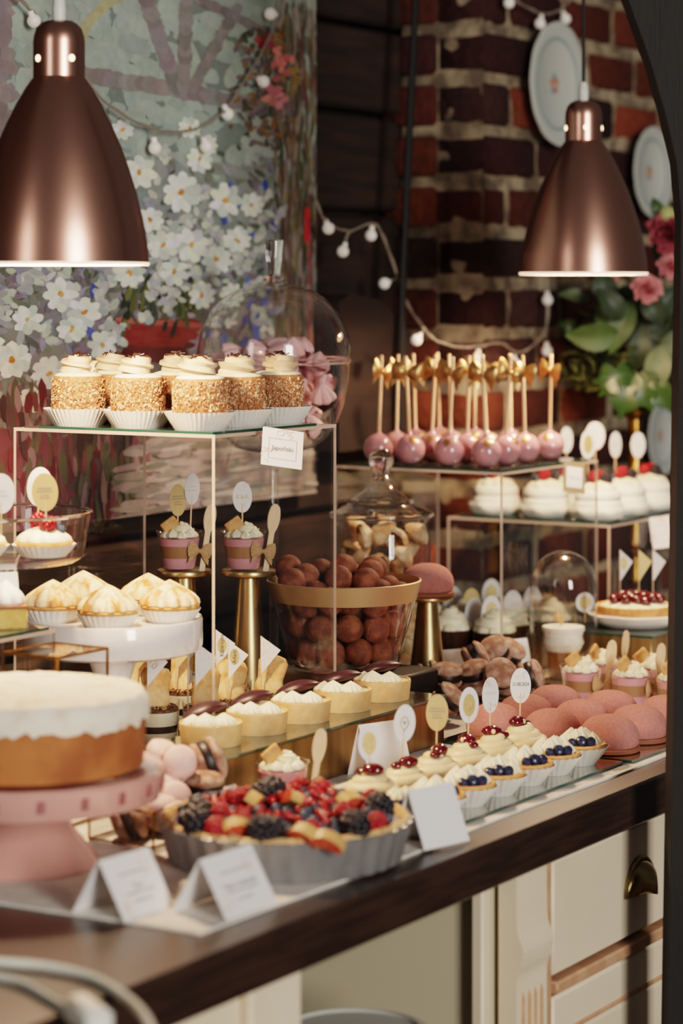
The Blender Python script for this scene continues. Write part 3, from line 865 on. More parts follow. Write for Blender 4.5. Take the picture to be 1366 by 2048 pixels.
# golden boxes
def gold_box(label, t0, d0, L, Wd, hh):
    r = thing('golden_box', label, 'display box', W(t0, d0, TOP), ROT)
    b = MB(); b.bbox((L / 2, Wd / 2, hh / 2), (L, Wd, hh), .002); b.build('body', 'gold_box', r)
    b = MB(); b.box((L / 2, Wd / 2, hh + .002), (L + .006, Wd + .006, .004), 0, None, None, 1, 2); b.build('glass_top', ['plate_top', 'plate_edge'], r, smooth=False)
    return r
gold_box('long golden box carrying the row of plum tartlets', -.03, .38, .62, .14, .07)
gold_box('golden box at the right carrying the cherry tart', 1.31, .36, .31, .18, .077)
b = MB(); b.bbox((.082, .13, .042), (.164, .26, .085), .004)
o = b.build('display_block', 'black', None, W(.606, .49, TOP), ROT); tag(o, 'low black display block under the doughnut bowl', 'display box')

b = MB(); b.bbox((.145, .145, .021), (.29, .29, .042), .003)
o = b.build('display_block', 'brass', None, W(1.172, .588, TOP), ROT); tag(o, 'low brass coloured block under the frosted chocolate cupcakes', 'display box')
# white cake stand
WS = (.13, .670)
r = thing('cake_stand', 'white porcelain drum cake stand carrying toasted meringue tartlets', 'cake stand', W(*WS, TOP), ROT)
zt, zb = .226, .176
b = MB(); b.lathe([(0, zb), (.118, zb), (.127, zb + .004), (.1295, zb + .010), (.1295, zt - .003), (.128, zt), (.125, zt), (.124, zt - .004), (0, zt - .004)], 64); b.build('plate', 'porcelain', r)
b = MB(); b.lathe([(0, 0), (.07, 0), (.068, .008), (.045, .02), (.026, .06), (.024, .13), (.034, .16), (.045, zb), (0, zb)], 40); b.build('pedestal', 'porcelain', r)
# pink stand
PKS = at(50, 3.03, TOP)
r = thing('cake_stand', 'pink ceramic cake stand with pierced rim under the sugared cake', 'cake stand', PKS, ROT)
b = MB(); b.lathe([(0, .096), (.140, .096), (.158, .092), (.164, .084), (.166, .086), (.170, .116), (.166, .120), (.150, .119), (.14, .116), (0, .114)], 72, 0, None,
                  lambda a, k, z: 1 + (.008 * cos(20 * a) if 3 <= k <= 6 else 0)); pr = b.build('plate', 'pink_ceramic', r)
for i in range(20):
    a = 2 * PI * (i + .5) / 20
    b = MB(); b.bbox((.1675, 0, .102), (.004, .009, .014), .002, 0, Rz(a)); b.build('ribbon_slot_shade', 'pink_slot_shade', pr)  # dark pink block painted as the shade inside a rim opening
b = MB(); b.lathe([(0, 0), (.088, 0), (.09, .004), (.084, .014), (.062, .04), (.046, .066), (.042, .09), (.05, .097), (0, .097)], 56); b.build('pedestal', 'pink_ceramic', r)
# sugared cake
r = thing('sugared_cake', 'round brown cake thickly dusted with powdered sugar', 'cake', PKS + Vector((0, 0, .119)), .4)
b = MB(); b.lathe([(0, 0), (.136, 0), (.143, .004), (.145, .03), (.146, .07), (.144, .082), (.138, .087), (0, .089)], 80, 0, None, lambda a, k, z: 1 + .012 * noise.noise((4 * cos(a), 4 * sin(a), z * 30)))
b.build('sponge', 'sponge', r)
b = MB(); b.lathe([(.1485, .060), (.151, .070), (.150, .083), (.143, .092), (.12, .096), (.07, .097), (0, .098)], 120, 0, None,
                  lambda a, k, z: 1 + .012 * noise.noise((5 * cos(a), 5 * sin(a), z * 20)), lambda a, k: (.009 * noise.noise((5 * cos(a), 5 * sin(a), 3)) + .007 * noise.noise((18 * cos(a), 18 * sin(a), 8))) * (1 if k < 2 else .3))
b.build('sugar_topping', 'sugar', r)

# golden cone stands
cs = thing('cone_stand', '', 'cake stand')
b = MB(); b.lathe([(0, 0), (.038, 0), (.039, .003), (.036, .02), (.026, .12), (.019, .21), (.017, .236), (.02, .24), (0, .24)], 40); b.build('cone', 'gold', cs)
b = MB(); b.lathe([(0, .238), (.036, .238), (.043, .241), (.044, .246), (.0425, .249), (.041, .248), (0, .2465)], 44); b.build('plate', 'gold', cs)
cone = Maker(cs)
C1 = (.5654, .725); C2 = (.5115, .813); C3 = (.889, .5795)
cone('slender golden cone stand carrying the mousse cup beside the doughnut bowl', W(*C1, TOP))
cone('slender golden cone stand seen through the acrylic riser above the meringue tartlets', W(*C2, TOP - .0), 1)
o = cone('golden cone stand carrying a pink dome right of the doughnut bowl', W(*C3, TOP), 2); o.scale = (1, 1, .735)

# glass bowl of doughnuts
DB = W(.688, .621, TOP + .085)
r = thing('glass_bowl', 'flared glass bowl with a golden rim band full of doughnut balls', 'bowl', DB)
BH = .142
def brad(z): return .086 + (.1245 - .086) * (z / BH) ** .9
b = MB(); b.lathe([(0, 0), (.078, 0), (.084, .002)] + [(brad(z), z) for z in (.006, .03, .06, .09, .12, BH)], 64, 0)
b.lathe([(0, .006), (.078, .006), (.083, .009)], 64, 0)
b.build('bowl', 'glass_jar', r)
b = MB(); b.lathe([(brad(BH - .031) + .0008, BH - .031), (brad(BH) + .0012, BH), (brad(BH) - .0012, BH + .001), (brad(BH - .031) - .0012, BH - .031)], 72); b.build('rim_band', 'gold_matte', r)
b = MB(); b.lathe([(.080, -.0), (.0855, .0015), (.0865, .005), (.082, .007), (.078, .004)], 64); b.build('foot_ring', 'solid_glass', r)
# doughnut balls
dn = MB(); 
def dmod(a, k, z): return 1 + .03 * noise.noise((2 * cos(a), 2 * sin(a), z * 90)) + .015 * noise.noise((6 * cos(a), 6 * sin(a), z * 260))
dn.lathe([(max(0, .0228 * sin(PI * i / 12)) if 0 < i < 12 else 0, -.0228 * cos(PI * i / 12)) for i in range(13)], 24, 0, None, dmod)
me_d = dn.mesh('doughnut_ball', ['dough'])
spots = []
G = 'sugared doughnut balls heaped in the glass bowl'
DL = []
def dspot(px, py, dy, label): 
    spots.append([pix(px, py, 4.05 + dy), label])
dspot(679, 1138, .03, 'doughnut ball crowning the heap, farther of the topmost pair')
dspot(674, 1163, -.02, 'doughnut ball at the top centre of the heap, nearer of the topmost pair')
dspot(605, 1167, .0, 'doughnut ball high on the left of the heap')
dspot(728, 1168, -.02, 'frosted doughnut ball right of the top pair on the heap')
dspot(745, 1152, .04, 'doughnut ball peeking out behind the upper right of the heap')
dspot(643, 1150, .05, 'doughnut ball in shadow behind the upper left of the heap')
dspot(624, 1190, -.03, 'doughnut ball below the high left one on the heap')
dspot(567, 1194, -.01, 'leftmost doughnut ball resting on the golden rim')
dspot(598, 1210, -.08, 'second doughnut ball from the left resting on the golden rim')
dspot(658, 1206, -.09, 'frosted doughnut ball at the front centre of the rim, left of the acrylic edge')
dspot(703, 1207, -.07, 'doughnut ball sunk between the two frosted ones at the front rim')
dspot(747, 1210, -.09, 'frosted doughnut ball at the front rim, right of the centre')
dspot(773, 1186, .0, 'doughnut ball half hidden behind the rightmost ones of the heap')
dspot(815, 1190, -.02, 'rightmost doughnut ball of the heap, touching the pink dome in view')
n_top = len(spots)
names = ['doughnut ball left in the upper layer behind the glass', 'doughnut ball in the middle of the upper layer behind the glass', 'doughnut ball right of the middle in the upper layer behind the glass', 'doughnut ball at the right of the upper layer behind the glass',
         'second doughnut ball from the left in the bottom layer', 'third doughnut ball from the left in the bottom layer', 'fourth, brightest doughnut ball in the bottom layer', 'fifth doughnut ball from the left in the bottom layer', 'rightmost doughnut ball of the bottom layer', 'leftmost doughnut ball of the bottom layer']
for (px, py), nm in zip([(635, 1264), (702, 1258), (748, 1262), (795, 1255), (610, 1308), (660, 1309), (720, 1304), (771, 1303), (806, 1290), (574, 1286)], names):
    zl = 0
    c = pix(px, py, 4.0)
    zl = c.z - DB.z
    Rm = brad(max(0, zl)) - .0245
    dx = c.x - DB.x
    dy = -math.sqrt(max(0, Rm * Rm - dx * dx))
    spots.append([pix(px, py, DB.y + dy), nm])
back_lbl = 'doughnut ball in shadow behind the front layer inside the glass bowl'
for k, z in enumerate((.031, .077, .118)):
    for i in range(6 if k == 0 else 8):
        a = .3 * k + PI * (i + .5) / (6 if k == 0 else 8)
        q = brad(z) - .03
        spots.append([DB + Vector((q * cos(a), q * sin(a), z)), back_lbl])
    for x in (-.025, .025): spots.append([DB + Vector((x, -.01, z)), back_lbl])
for it in range(60):
    for i in range(len(spots)):
        for j in range(i + 1, len(spots)):
            v = spots[i][0] - spots[j][0]; L = v.length
            if L < .0445 and L > 1e-6:
                pv = v.normalized() * (.0445 - L) / 2
                wi, wj = (.35 if i < 24 else 1.6), (.35 if j < 24 else 1.6)
                s_ = wi + wj
                spots[i][0] += pv * 2 * wi / s_; spots[j][0] -= pv * 2 * wj / s_
    for i, s in enumerate(spots):
        p = s[0] - DB
        if p.z < .0305: p.z = .0305
        if p.z < BH + .02:
            m_ = brad(min(p.z, BH)) - .0262; q = math.hypot(p.x, p.y)
            if q > m_: p.x *= m_ / q; p.y *= m_ / q
        s[0] = DB + p
for p, l in spots:
    o = bpy.data.objects.new('doughnut_ball', me_d); COL.objects.link(o); o.location = p
    o.rotation_euler = (RN.uniform(0, 6), RN.uniform(0, 6), RN.uniform(0, 6)); tag(o, l, 'doughnut', G)

# big stemmed jar with dome lid
J1 = W(.838, .854, TOP)
JY = J1.y
r = thing('stemmed_jar', 'big stemmed glass jar with a dome lid holding pink meringues', 'jar', J1)
def jz(py): return H - (py - HOR) / F * JY - TOP
rj = .1325
zr, zb_ = jz(722), jz(905)
b = MB()
b.lathe([(0, zb_), (.02, zb_ + .002)] + [(rj * .985 * sin(q * PI / 2) ** .62, zb_ + (zr - zb_) * (1 - cos(q * PI / 2)) ** 1.05) for q in (.12, .25, .4, .55, .7, .85, 1)], 64)
b.build('bowl', 'glass_jar', r)
b = MB(); b.lathe([(rj * .985, zr - .004), (rj * 1.0, zr - .002), (rj * 1.01, zr + .003), (rj * .99, zr + .006), (rj * .97, zr)], 64); b.build('rim', 'solid_glass', r)
b = MB(); b.lathe([(0, 0), (.066, 0), (.067, .003), (.05, .008), (.014, .02), (.0085, .05), (.0075, .2), (.008, zb_ - .03), (.016, zb_ - .008), (.024, zb_ + .001), (0, zb_ + .002)], 40); b.build('stem', 'glass_jar', r)
zd = jz(567)
lid = MB(); lid.lathe([(rj * 1.0 * cos(q * PI / 2) ** .8, zr + .007 + (zd - zr - .007) * sin(q * PI / 2)) for q in (0, .1, .22, .35, .48, .6, .72, .83, .92)] + [(.014, zd - .001), (0, zd)], 64)
lo = lid.build('lid', 'glass_jar', r)
b = MB(); k0, k1 = zd - .004, jz(480)
b.lathe([(0, k0), (.020, k0), (.016, k0 + .006), (.019, k0 + .012), (.011, k0 + .020), (.0125, k0 + .035), (.0175, k1 - .003), (.0165, k1), (0, k1 - .002)], 24); b.build('knob', 'solid_glass', lo)
# pink meringues inside
mg = MB(); kiss(mg, .0205, .032, 0, None, 6, .3, .8); me_m = mg.mesh('meringue_kiss', ['pink_meringue'])
cnt = 0; placed = []
tries = 0
while cnt < 58 and tries < 6000:
    tries += 1
    z = zb_ + .04 + RN.random() * (zr - zb_ - .02)
    q = min(1, (z - zb_) / (zr - zb_))
    Rm = rj * (1 - (1 - min(1, q)) ** 2) ** .42 - .03
    if z > zr - .03: Rm = min(Rm, .085)
    if Rm < .005: continue
    a = RN.uniform(0, 2 * PI); rr = Rm * math.sqrt(RN.random())
    p = Vector((rr * cos(a), rr * sin(a), z))
    if any((p - x).length < .0325 for x in placed): continue
    placed.append(p)
    o = bpy.data.objects.new('meringue_kiss', me_m); COL.objects.link(o); o.location = J1 + p
    o.rotation_euler = (RN.uniform(-1.6, 1.6), RN.uniform(-1.6, 1.6), RN.uniform(0, 6))
    tag(o, 'pink piped meringue in the stemmed dome jar', 'meringue', 'pink meringues in the stemmed jar'); cnt += 1

# apothecary jar
J2 = W(1.028, .752, TOP); JY2 = J2.y
def j2(py): return H - (py - HOR) / F * JY2 - TOP
r = thing('cookie_jar', 'straight glass jar with a stepped pointed lid holding pale meringues', 'jar', J2)
rj2 = .0875; zr2 = j2(1034)
b = MB(); b.lathe([(0, 0), (.075, 0), (.084, .004), (.0865, .012), (.0868, zr2 * .5), (.0865, zr2 - .03), (.083, zr2 - .015), (.0865, zr2 - .006), (.09, zr2)], 56); b.build('body', 'glass_jar', r)
lid = MB(); zk = j2(897)
lid.lathe([(.0905, zr2), (.0925, zr2 + .004), (.0915, zr2 + .009), (.075, zr2 + .015), (.062, zr2 + .021), (.057, zr2 + .027), (.058, zr2 + .031), (.046, zr2 + .039), (.032, zr2 + .047), (.022, zr2 + .056), (.017, zr2 + .066)], 56)
lo = lid.build('lid', 'glass_jar', r)
b = MB(); b.lathe([(.086, zr2 + .001), (.0925, zr2 + .001), (.0938, zr2 + .005), (.0922, zr2 + .009), (.086, zr2 + .010), (.086, zr2 + .001)], 56); b.lathe([(.054, zr2 + .026), (.0585, zr2 + .026), (.060, zr2 + .029), (.0585, zr2 + .032), (.054, zr2 + .032), (.054, zr2 + .026)], 48); b.build('lid_rim', 'solid_glass', lo)
b = MB(); b.lathe([(0, zr2 + .062), (.016, zr2 + .064), (.0165, zr2 + .069), (.0115, zr2 + .075), (.017, zr2 + .083), (.0225, zr2 + .096), (.021, zr2 + .109), (.013, zk - .002), (0, zk)], 32); b.build('knob', 'solid_glass', lo)
mg = MB(); kiss(mg, .024, .03, 0, None, 7, .12, 1); me_t = mg.mesh('meringue', ['tan_meringue'])
placed = []; tries = 0
while len(placed) < 60 and tries < 9000:
    tries += 1
    a = RN.uniform(0, 2 * PI); rr = .058 * math.sqrt(RN.random())
    p = Vector((rr * cos(a), rr * sin(a), RN.uniform(.03, zr2 - .025)))
    if any((p - x).length < .037 for x in placed): continue
    placed.append(p)
    o = bpy.data.objects.new('meringue', me_t); COL.objects.link(o); o.location = J2 + p
    o.rotation_euler = (RN.uniform(-1.6, 1.6), RN.uniform(-1.6, 1.6), RN.uniform(0, 6))
    tag(o, 'pale toasted meringue in the straight glass jar', 'meringue', 'pale meringues in the straight jar')

# glass cloche with a layered dessert glass
CL = W(1.233, .4965, TOP)
r = thing('glass_cloche', 'round topped glass cloche over a layered dessert glass', 'cloche', CL)
b = MB(); b.lathe([(.0600, 0), (.0602, .004), (.0598, .17)] + [(.0598 * cos(q * PI / 2), .17 + .062 * sin(q * PI / 2)) for q in (.12, .25, .38, .5, .62, .75, .87, .95)] + [(0, .232)], 56); b.build('dome', 'glass_jar', r)
b = MB(); b.lathe([(0, -.0002), (.0655, -.0002), (.066, .002), (.062, .004), (0, .004)], 40); b.build('base', 'wood_pale', r)
r = thing('dessert_glass', 'small amber jelly glass topped with cream and a wafer butterfly under the cloche', 'dessert', CL + Vector((0, 0, .0045)))
b = MB(); b.lathe([(0, 0), (.024, 0), (.026, .01), (.030, .05)], 32); b.build('jelly', 'amber', r)
b = MB(); b.lathe([(0, -.0), (.025, 0), (.027, .01), (.0325, .062), (.033, .066)], 32); b.build('glass', 'glass', r)
b = MB(); b.lathe([(0, .05), (.030, .05), (.034, .06), (.0365, .064), (.035, .07), (.0335, .076), (.0355, .083), (.038, .087), (.037, .093), (0, .094)], 40); b.build('cream', 'white_cream', r)
b = MB()
for sg in (-1, 1):
    b.sheet(lambda u, v: (sg * .018 * u, .004 * (v - .5), .02 * sin(PI * v) * u + .006 * u), 4, 6, 0, T(-.004, -.004, .096) @ Rz(.7) @ Rx(-.35) @ Ry(sg * -.5))
b.build('wafer_butterfly', 'butterfly', r)
r = thing('cream_glass', 'tall pale cream dessert glass standing behind the cloche', 'dessert', W(1.502, .635, TOP))
b = MB(); b.lathe([(0, 0), (.026, 0), (.028, .01), (.031, .1), (0, .1)], 28); b.build('cream', 'butter', r)
b = MB(); b.lathe([(0, -.0), (.027, 0), (.0295, .01), (.033, .118)], 28); b.build('glass', 'glass', r)

# footed bowl at the left edge
FB = W(-.035, .748, TOP)
FY = FB.y
r = thing('footed_bowl', 'shallow footed glass bowl at the left edge holding raspberry tartlets', 'bowl', FB)
z0 = .318
b = MB(); b.lathe([(0, z0), (.11, z0 + .002), (.122, z0 + .008), (.131, z0 + .062), (.1325, z0 + .066)], 60); b.lathe([(0, z0 - .004), (.11, z0 - .002), (.124, z0 + .006)], 60); b.build('bowl', 'glass_jar', r)
b = MB(); b.lathe([(.1315, z0 + .064), (.1335, z0 + .067), (.1325, z0 + .069), (.1305, z0 + .067)], 60); b.build('rim', 'solid_glass', r)
b = MB(); b.lathe([(0, 0), (.055, 0), (.05, .006), (.012, .02), (.009, .2), (.016, z0 - .01), (.03, z0 - .002), (0, z0 - .002)], 30); b.build('stem', 'glass_jar', r)

# brass wire stand behind the cake
b = MB(); th = .0022
A = W(-.215, .50, 0)
r = thing('brass_wire_stand', 'thin brass wire frame standing behind the sugared cake', 'stand', W(-.215, .50, TOP), ROT)
w_, d_, h_ = .105, .09, .222
for x in (0, w_):
    for y in (0, d_): b.tube([(x, y, 0), (x, y, h_)], th, 6)
for z in (th, h_):
    b.tube([(0, 0, z), (w_, 0, z), (w_, d_, z), (0, d_, z), (0, 0, z)], th, 6)
b.build('frame', 'brass', r)
b = MB(); b.box((w_ / 2, d_ / 2, h_), (w_ - .004, d_ - .004, .002)); b.build('glass_shelf', 'acrylic', r, smooth=False)

# ================================================================ toppers
def oval(mb, w, h, z, th=.0006, m=0, y=0):
    poly = [(w / 2 * cos(2 * PI * i / 36), z + h / 2 * sin(2 * PI * i / 36)) for i in range(36)]
    mb.prism(poly, y - th / 2, y + th / 2, m)
def topper(style, label, loc, rz=0, tilt=0, L=.028, w=.031, h=.052, group=None):
    r = thing('oval_topper', label, 'cake topper', loc, (0, tilt, rz), group)
    b = MB(); b.tube([(0, .0006, -.018), (0, .0006, L + h * .3)], .00125, 6); b.build('stick', 'stick', r)
    base = {'gold': 'gold_card'}.get(style, 'paper')
    b = MB(); oval(b, w, h, L + h / 2); dsc = b.build('disc', base, r, ang=30)
    zc = L + h / 2; y = -.0005
    def arcs(sd, mat='ink_blush'):
        b = MB(); q = random.Random(sd)
        for s in (1, -1):
            for k in range(5):
                cx, cz = q.uniform(-.008, .008), zc + s * h * q.uniform(.26, .38)
                rr = q.uniform(.003, .006); a0 = q.uniform(0, 6)
                b.tube([(cx + rr * cos(a0 + i * .3) * (1 - i * .05), y, cz + rr * sin(a0 + i * .3) * (1 - i * .05)) for i in range(11)], .0003, 4)
        b.build('floral_print', mat, dsc)
    def lines(mat, ww, zs, hh=.0018):
        b = MB()
        for k, z in enumerate(zs): 
            x = -ww[k] / 2
            q = random.Random(k + 5)
            while x < ww[k] / 2:
                l = q.uniform(.0012, .0028); b.box((x + l / 2, y, zc + z), (l, .0002, hh * q.uniform(.6, 1))); x += l + .0007
        b.build('small_print', mat, dsc, smooth=False)
    if style == 'ring':
        b = MB(); oval(b, w * .62, h * .64, zc, .0002, 0, y); b.build('gold_center', 'gold_print', dsc)
        b = MB(); b.tube([(w * .2 * cos(i * .6) * (.3 + .05 * i), y - .0003, zc + h * .2 * sin(i * .6) * (.3 + .05 * i)) for i in range(12)], .0003, 4); b.build('monogram_print', 'gold_card', dsc)
    elif style == 'gold':
        lines('ink_soft', (.02, .023, .012, .014), (.006, .002, -.003, -.007))
    elif style == 'heart':
        b = MB()
        for s in (-1, 1):
            b.tube([(s * .0072 * sin(PI * i / 10) ** .8 * (1 - i / 22), y, zc + .009 - .0185 * i / 10) for i in range(11)], .0008, 5)
        b.build('heart_print', 'gold_print', dsc)
        b = MB(); b.prism([(-.0035, zc + .004), (0, zc - .003), (.0035, zc + .004), (0, zc + .002)], y - .0003, y); b.prism([(-.002, zc - .008), (0, zc - .012), (.002, zc - .008)], y - .0003, y)
        b.build('feather_print', 'ink_soft', dsc)
    elif style == 'date':
        text('31.08.2024', .0062, dsc, 'ink', T(0, y - .0002, zc + .002) @ UPR @ Sc(.92, 1.25, 1)); arcs(3)
    elif style == 'name':
        text('Katarzyna', .0052, dsc, 'ink_blush', T(0, y - .0002, zc + .003) @ UPR); arcs(8, 'gold_print')
    elif style == 'ka':
        text('K&A', .0105, dsc, 'gold_print', T(0, y - .0002, zc) @ UPR); arcs(5)
    elif style == 'plain':
        lines('ink_blush', (.012, .016), (.004, -.002), .0012)
    return r
def flag(style, label, loc, rz=0, L=.05, fh=.06, fw=.030, body=None, group=None):
    r = thing('flag_topper', label, 'cake topper', loc, rz, group)
    b = MB(); b.tube([(0, 0, -.02), (0, 0, L + fh)], .001, 6); b.build('stick', 'stick', r)
    b = MB(); b.prism([(0, L), (fw, L + fh * .62), (0, L + fh)], -.0012, -.0006)
    f = b.build('flag', 'gold_card' if style == 'gold' else 'paper', r, smooth=False)
    y = -.0014; zc = L + fh * .58; xc = fw * .30
    if style in ('name', 'seal'):
        b = MB(); poly = [(xc + fw * .24 * cos(2 * PI * i / 24), zc + fh * .21 * sin(2 * PI * i / 24)) for i in range(24)]
        b.prism(poly, y - .0001, y + .0003); b.build('seal_print', 'gold_print', f)
    if body:
        text(body, .0085, f, 'ink', T(xc, y - .0004, zc) @ Ry(-PI / 2) @ UPR)
    if style == 'heart':
        b = MB()
        for s in (-1, 1):
            b.tube([(xc + s * .0055 * sin(PI * i / 8) ** .8, y, zc + .006 - .013 * i / 8) for i in range(9)], .0006, 5)
        b.tube([(xc - .002, y, zc - .004), (xc + .001, y, zc + .001), (xc + .003, y, zc - .002)], .0005, 5)
        b.build('heart_print', 'gold_print', f)
    if style == 'specks':
        b = MB(); q = random.Random(4)
        for i in range(24):
            zz = q.uniform(.2, .9); x = q.uniform(.05, .6) * fw * (1 - abs(zz - .62))
            b.box((x, y, L + fh * zz), (.0012, .0002, .0009))
        b.build('speckle_print', 'ink_blush', f, smooth=False)
    return r
def tent(label, loc, rz, w=.085, h=.068, dep=.055, lines=(), title=None, blank=False, size=.009):
    r = thing('tent_card', label, 'sign', loc, rz)
    a = math.atan2(dep / 2, h); sl = math.hypot(dep / 2, h)
    for sg, nm in ((-1, 'front_leaf'), (1, 'back_leaf')):
        b = MB(); b.box((0, 0, -sl / 2), (w, .0006, sl))
        o = b.build(nm, 'paper', r, (0, sg * .0004, h), (sg * a, 0, 0), smooth=False)
        if sg == -1: fr = o
    if not blank:
        b = MB(); q = random.Random(int(w * 1e4) + len(label))
        for k in range(12):
            cx = -w / 2 + q.uniform(.05, .22) * w if k % 2 else w / 2 - q.uniform(.04, .3) * w
            cz = -sl + q.uniform(.1, .3) * sl if k % 2 else -q.uniform(.08, .4) * sl
            rr = q.uniform(.004, .009); a0 = q.uniform(0, 6)
            b.tube([(cx + rr * cos(a0 + i * .35) * (1 - i * .05), -.0005, cz + rr * sin(a0 + i * .35) * (1 - i * .05)) for i in range(11)], .0005, 4)
        b.build('floral_print', 'ink_blush', fr)
        b = MB()
        q = random.Random(3)
        for k, (z, ww) in enumerate(lines):
            x = -ww / 2
            while x < ww / 2:
                l = q.uniform(.002, .004); b.box((x + l / 2, -.0006, z * sl), (l, .0002, .0018 * q.uniform(.7, 1.2))); x += l + .0007
        if lines: b.build('small_print', 'ink_soft', fr, smooth=False)
        if title: text(title, size, fr, 'ink', T(0, -.0007, -sl * .52) @ UPR)
    return r
def hung_card(label, loc, rot, w, h, border=None, title=None, size=.012):
    r = thing('hanging_card', label, 'sign', loc, rot)
    b = MB(); b.box((0, 0, -h / 2), (w, .0008, h)); c = b.build('card', border or 'paper', r, smooth=False)
    if border:
        b = MB(); b.box((0, -.0006, -h / 2), (w * .72, .0006, h * .66)); b.build('paper_field', 'paper', c, smooth=False)
    else:
        b = MB()
        for (x, z, a_, c_) in ((0, -h * .27, w * .68, .0006), (0, -h * .8, w * .68, .0006)): b.box((x, -.0006, z), (a_, .0003, c_))
        for x in (-w * .34, w * .34): b.box((x, -.0006, -h * .535), (.0006, .0003, h * .53))
        b.build('line_border', 'ink_soft', c, smooth=False)
        b = MB(); q = random.Random(9)
        for k in range(14):
            cx = q.uniform(-.1, .35) * w if k < 8 else q.uniform(-.45, -.3) * w
            cz = -q.uniform(.04, .2) * h if k < 8 else -q.uniform(.55, .95) * h
            rr = q.uniform(.003, .007); a0 = q.uniform(0, 6)
            b.tube([(cx + rr * cos(a0 + i * .4) * (1 - i * .05), -.0007, cz + rr * .8 * sin(a0 + i * .4) * (1 - i * .05)) for i in range(10)], .0005, 4)
        b.build('floral_print', 'ink_blush', c)
    if title: text(title, size, c, 'ink', T(0, -.0012, -h * .52) @ UPR)
    return r
# ================================================================ sweets
def onr(Rr, b, a, z=0.0):                          # point on a riser: b along it, a across
    return W(Rr['t'] + b, Rr['d'] + a, Rr['z'] + .003 + z)
# ---- crumb coated cream cakes
r = thing('crumb_cake', '', 'cake')
b = MB(); liner(b, .0375, .0525, .024, 0, None, 44, .018); b.build('paper_liner', 'liner', r)
b = MB()
b.lathe([(0, .002), (.036, .002), (.0372, .006), (.039, .055), (.0385, .064), (.036, .068)], 48, 0)
b.lathe([(.0385, .060), (.0372, .066), (.034, .0705), (.025, .073), (0, .073)], 48, 1)
q = random.Random(2)
for i in range(1500):
    a = q.uniform(0, 2 * PI); z = .014 + .05 * q.random() ** .9
    if z > .058 and q.random() < .5: continue
    s = q.uniform(.0016, .0040)
    X = Rz(a) @ T(.0393, 0, z) @ Euler((q.uniform(0, 3), q.uniform(0, 3), q.uniform(0, 3))).to_matrix().to_4x4()
    b.box((0, 0, 0), (s, s * .8, s * .45), 2 if q.random() < .6 else 3, X)
body = b.build('cake_body', ['crumb', 'cream', 'crumb', 'flake_pale'], r)
b = MB(); swirl(b, .0195, .0215, 1.8, .0135, 0, T(0, 0, .068), 6, .28, .5); b.build('cream_swirl', 'coffee_cream', r)
b = MB()
for i in range(16):
    a = q.uniform(0, 6.28); rr = .017 * math.sqrt(q.random())
    X = T(rr * cos(a), rr * sin(a), .0975 - rr * .3 + .003) @ Euler((q.uniform(-.5, .5), q.uniform(-.5, .5), q.uniform(0, 3))).to_matrix().to_4x4()
    b.box((0, 0, 0), (.008, .002, .0014), 0, X)
b.build('chocolate_shavings', 'choc', r)
cc = Maker(r); G = 'crumb coated cakes on the tall riser'
for bb, aa, rz, l in ((.055, .287, 0, 'crumb coated cream cake at the left end of the front row on the tall riser'),
                      (.055, .1755, 1, 'crumb coated cream cake in the middle of the front row on the tall riser'),
                      (.055, .064, 2.2, 'crumb coated cream cake at the front right corner of the tall riser'),
                      (.161, .068, 3.1, 'crumb coated cream cake above the hung menu card, second along the right side'),
                      (.27, .068, 4.4, 'crumb coated cream cake nearest the pink meringue jar on the tall riser'),
                      (.172, .190, 5.2, 'crumb coated cream cake hidden behind the middle and right front ones'),
                      (.165, .305, .7, 'crumb coated cream cake hidden behind the left and middle front ones')):
    cc(l, onr(R1, bb, aa), rz, G).scale = (1, 1, 1.1)
hung_card('white menu card reading Japonski hung on the tall acrylic riser', pix(567, 859, 3.655), (math.radians(-14), math.radians(9), .38), .064, .056, None, 'Japoński', .010)

# ---- toasted meringue tartlets on the white stand
r = thing('meringue_tartlet', '', 'tart')
b = MB(); liner(b, .033, .0435, .019); b.build('paper_liner', 'liner', r)
b = MB(); shell(b, .030, .0425, .024, .005, 0, None, 18, .018, 72); b.build('crust', 'crust', r)
b = MB(); q = random.Random(5)
kiss(b, .041, .040, 0, T(0, 0, .020), 13, .15, .5, 104)
for i in range(0):
    a = q.uniform(0, 6.28); u = q.uniform(.1, .95); rr = .036 * math.sqrt(1 - u * u * .9); z = .022 + .029 * u
    b.tube([(rr * .8 * cos(a), rr * .8 * sin(a), z - .004), (rr * cos(a), rr * sin(a), z + .002), (rr * .93 * cos(a), rr * .93 * sin(a), z + .005)], [.006, .005, .0018], 8)
b.build('meringue', 'meringue', r)
mt = Maker(r); G = 'toasted meringue tartlets on the white drum stand'
wc = W(*WS, TOP + .222)
for dx, dy, rz, l in ((-.084, -.02, 0, 'toasted meringue tartlet at the left edge of the white drum stand'), (-.049, .064, 1, 'toasted meringue tartlet with a tall brown peak, behind left on the white stand'),
                      (0, -.078, 2, 'pale toasted meringue tartlet at the front of the white drum stand'), (.046, .064, 3, 'toasted meringue tartlet behind the front one, right of centre'),
                      (.0835, -.02, 4, 'toasted meringue tartlet at the right end of the white drum stand')):
    mt(l, wc + Vector((dx, dy, 0)), rz, G, None if 'tall brown' not in l else 1.06)

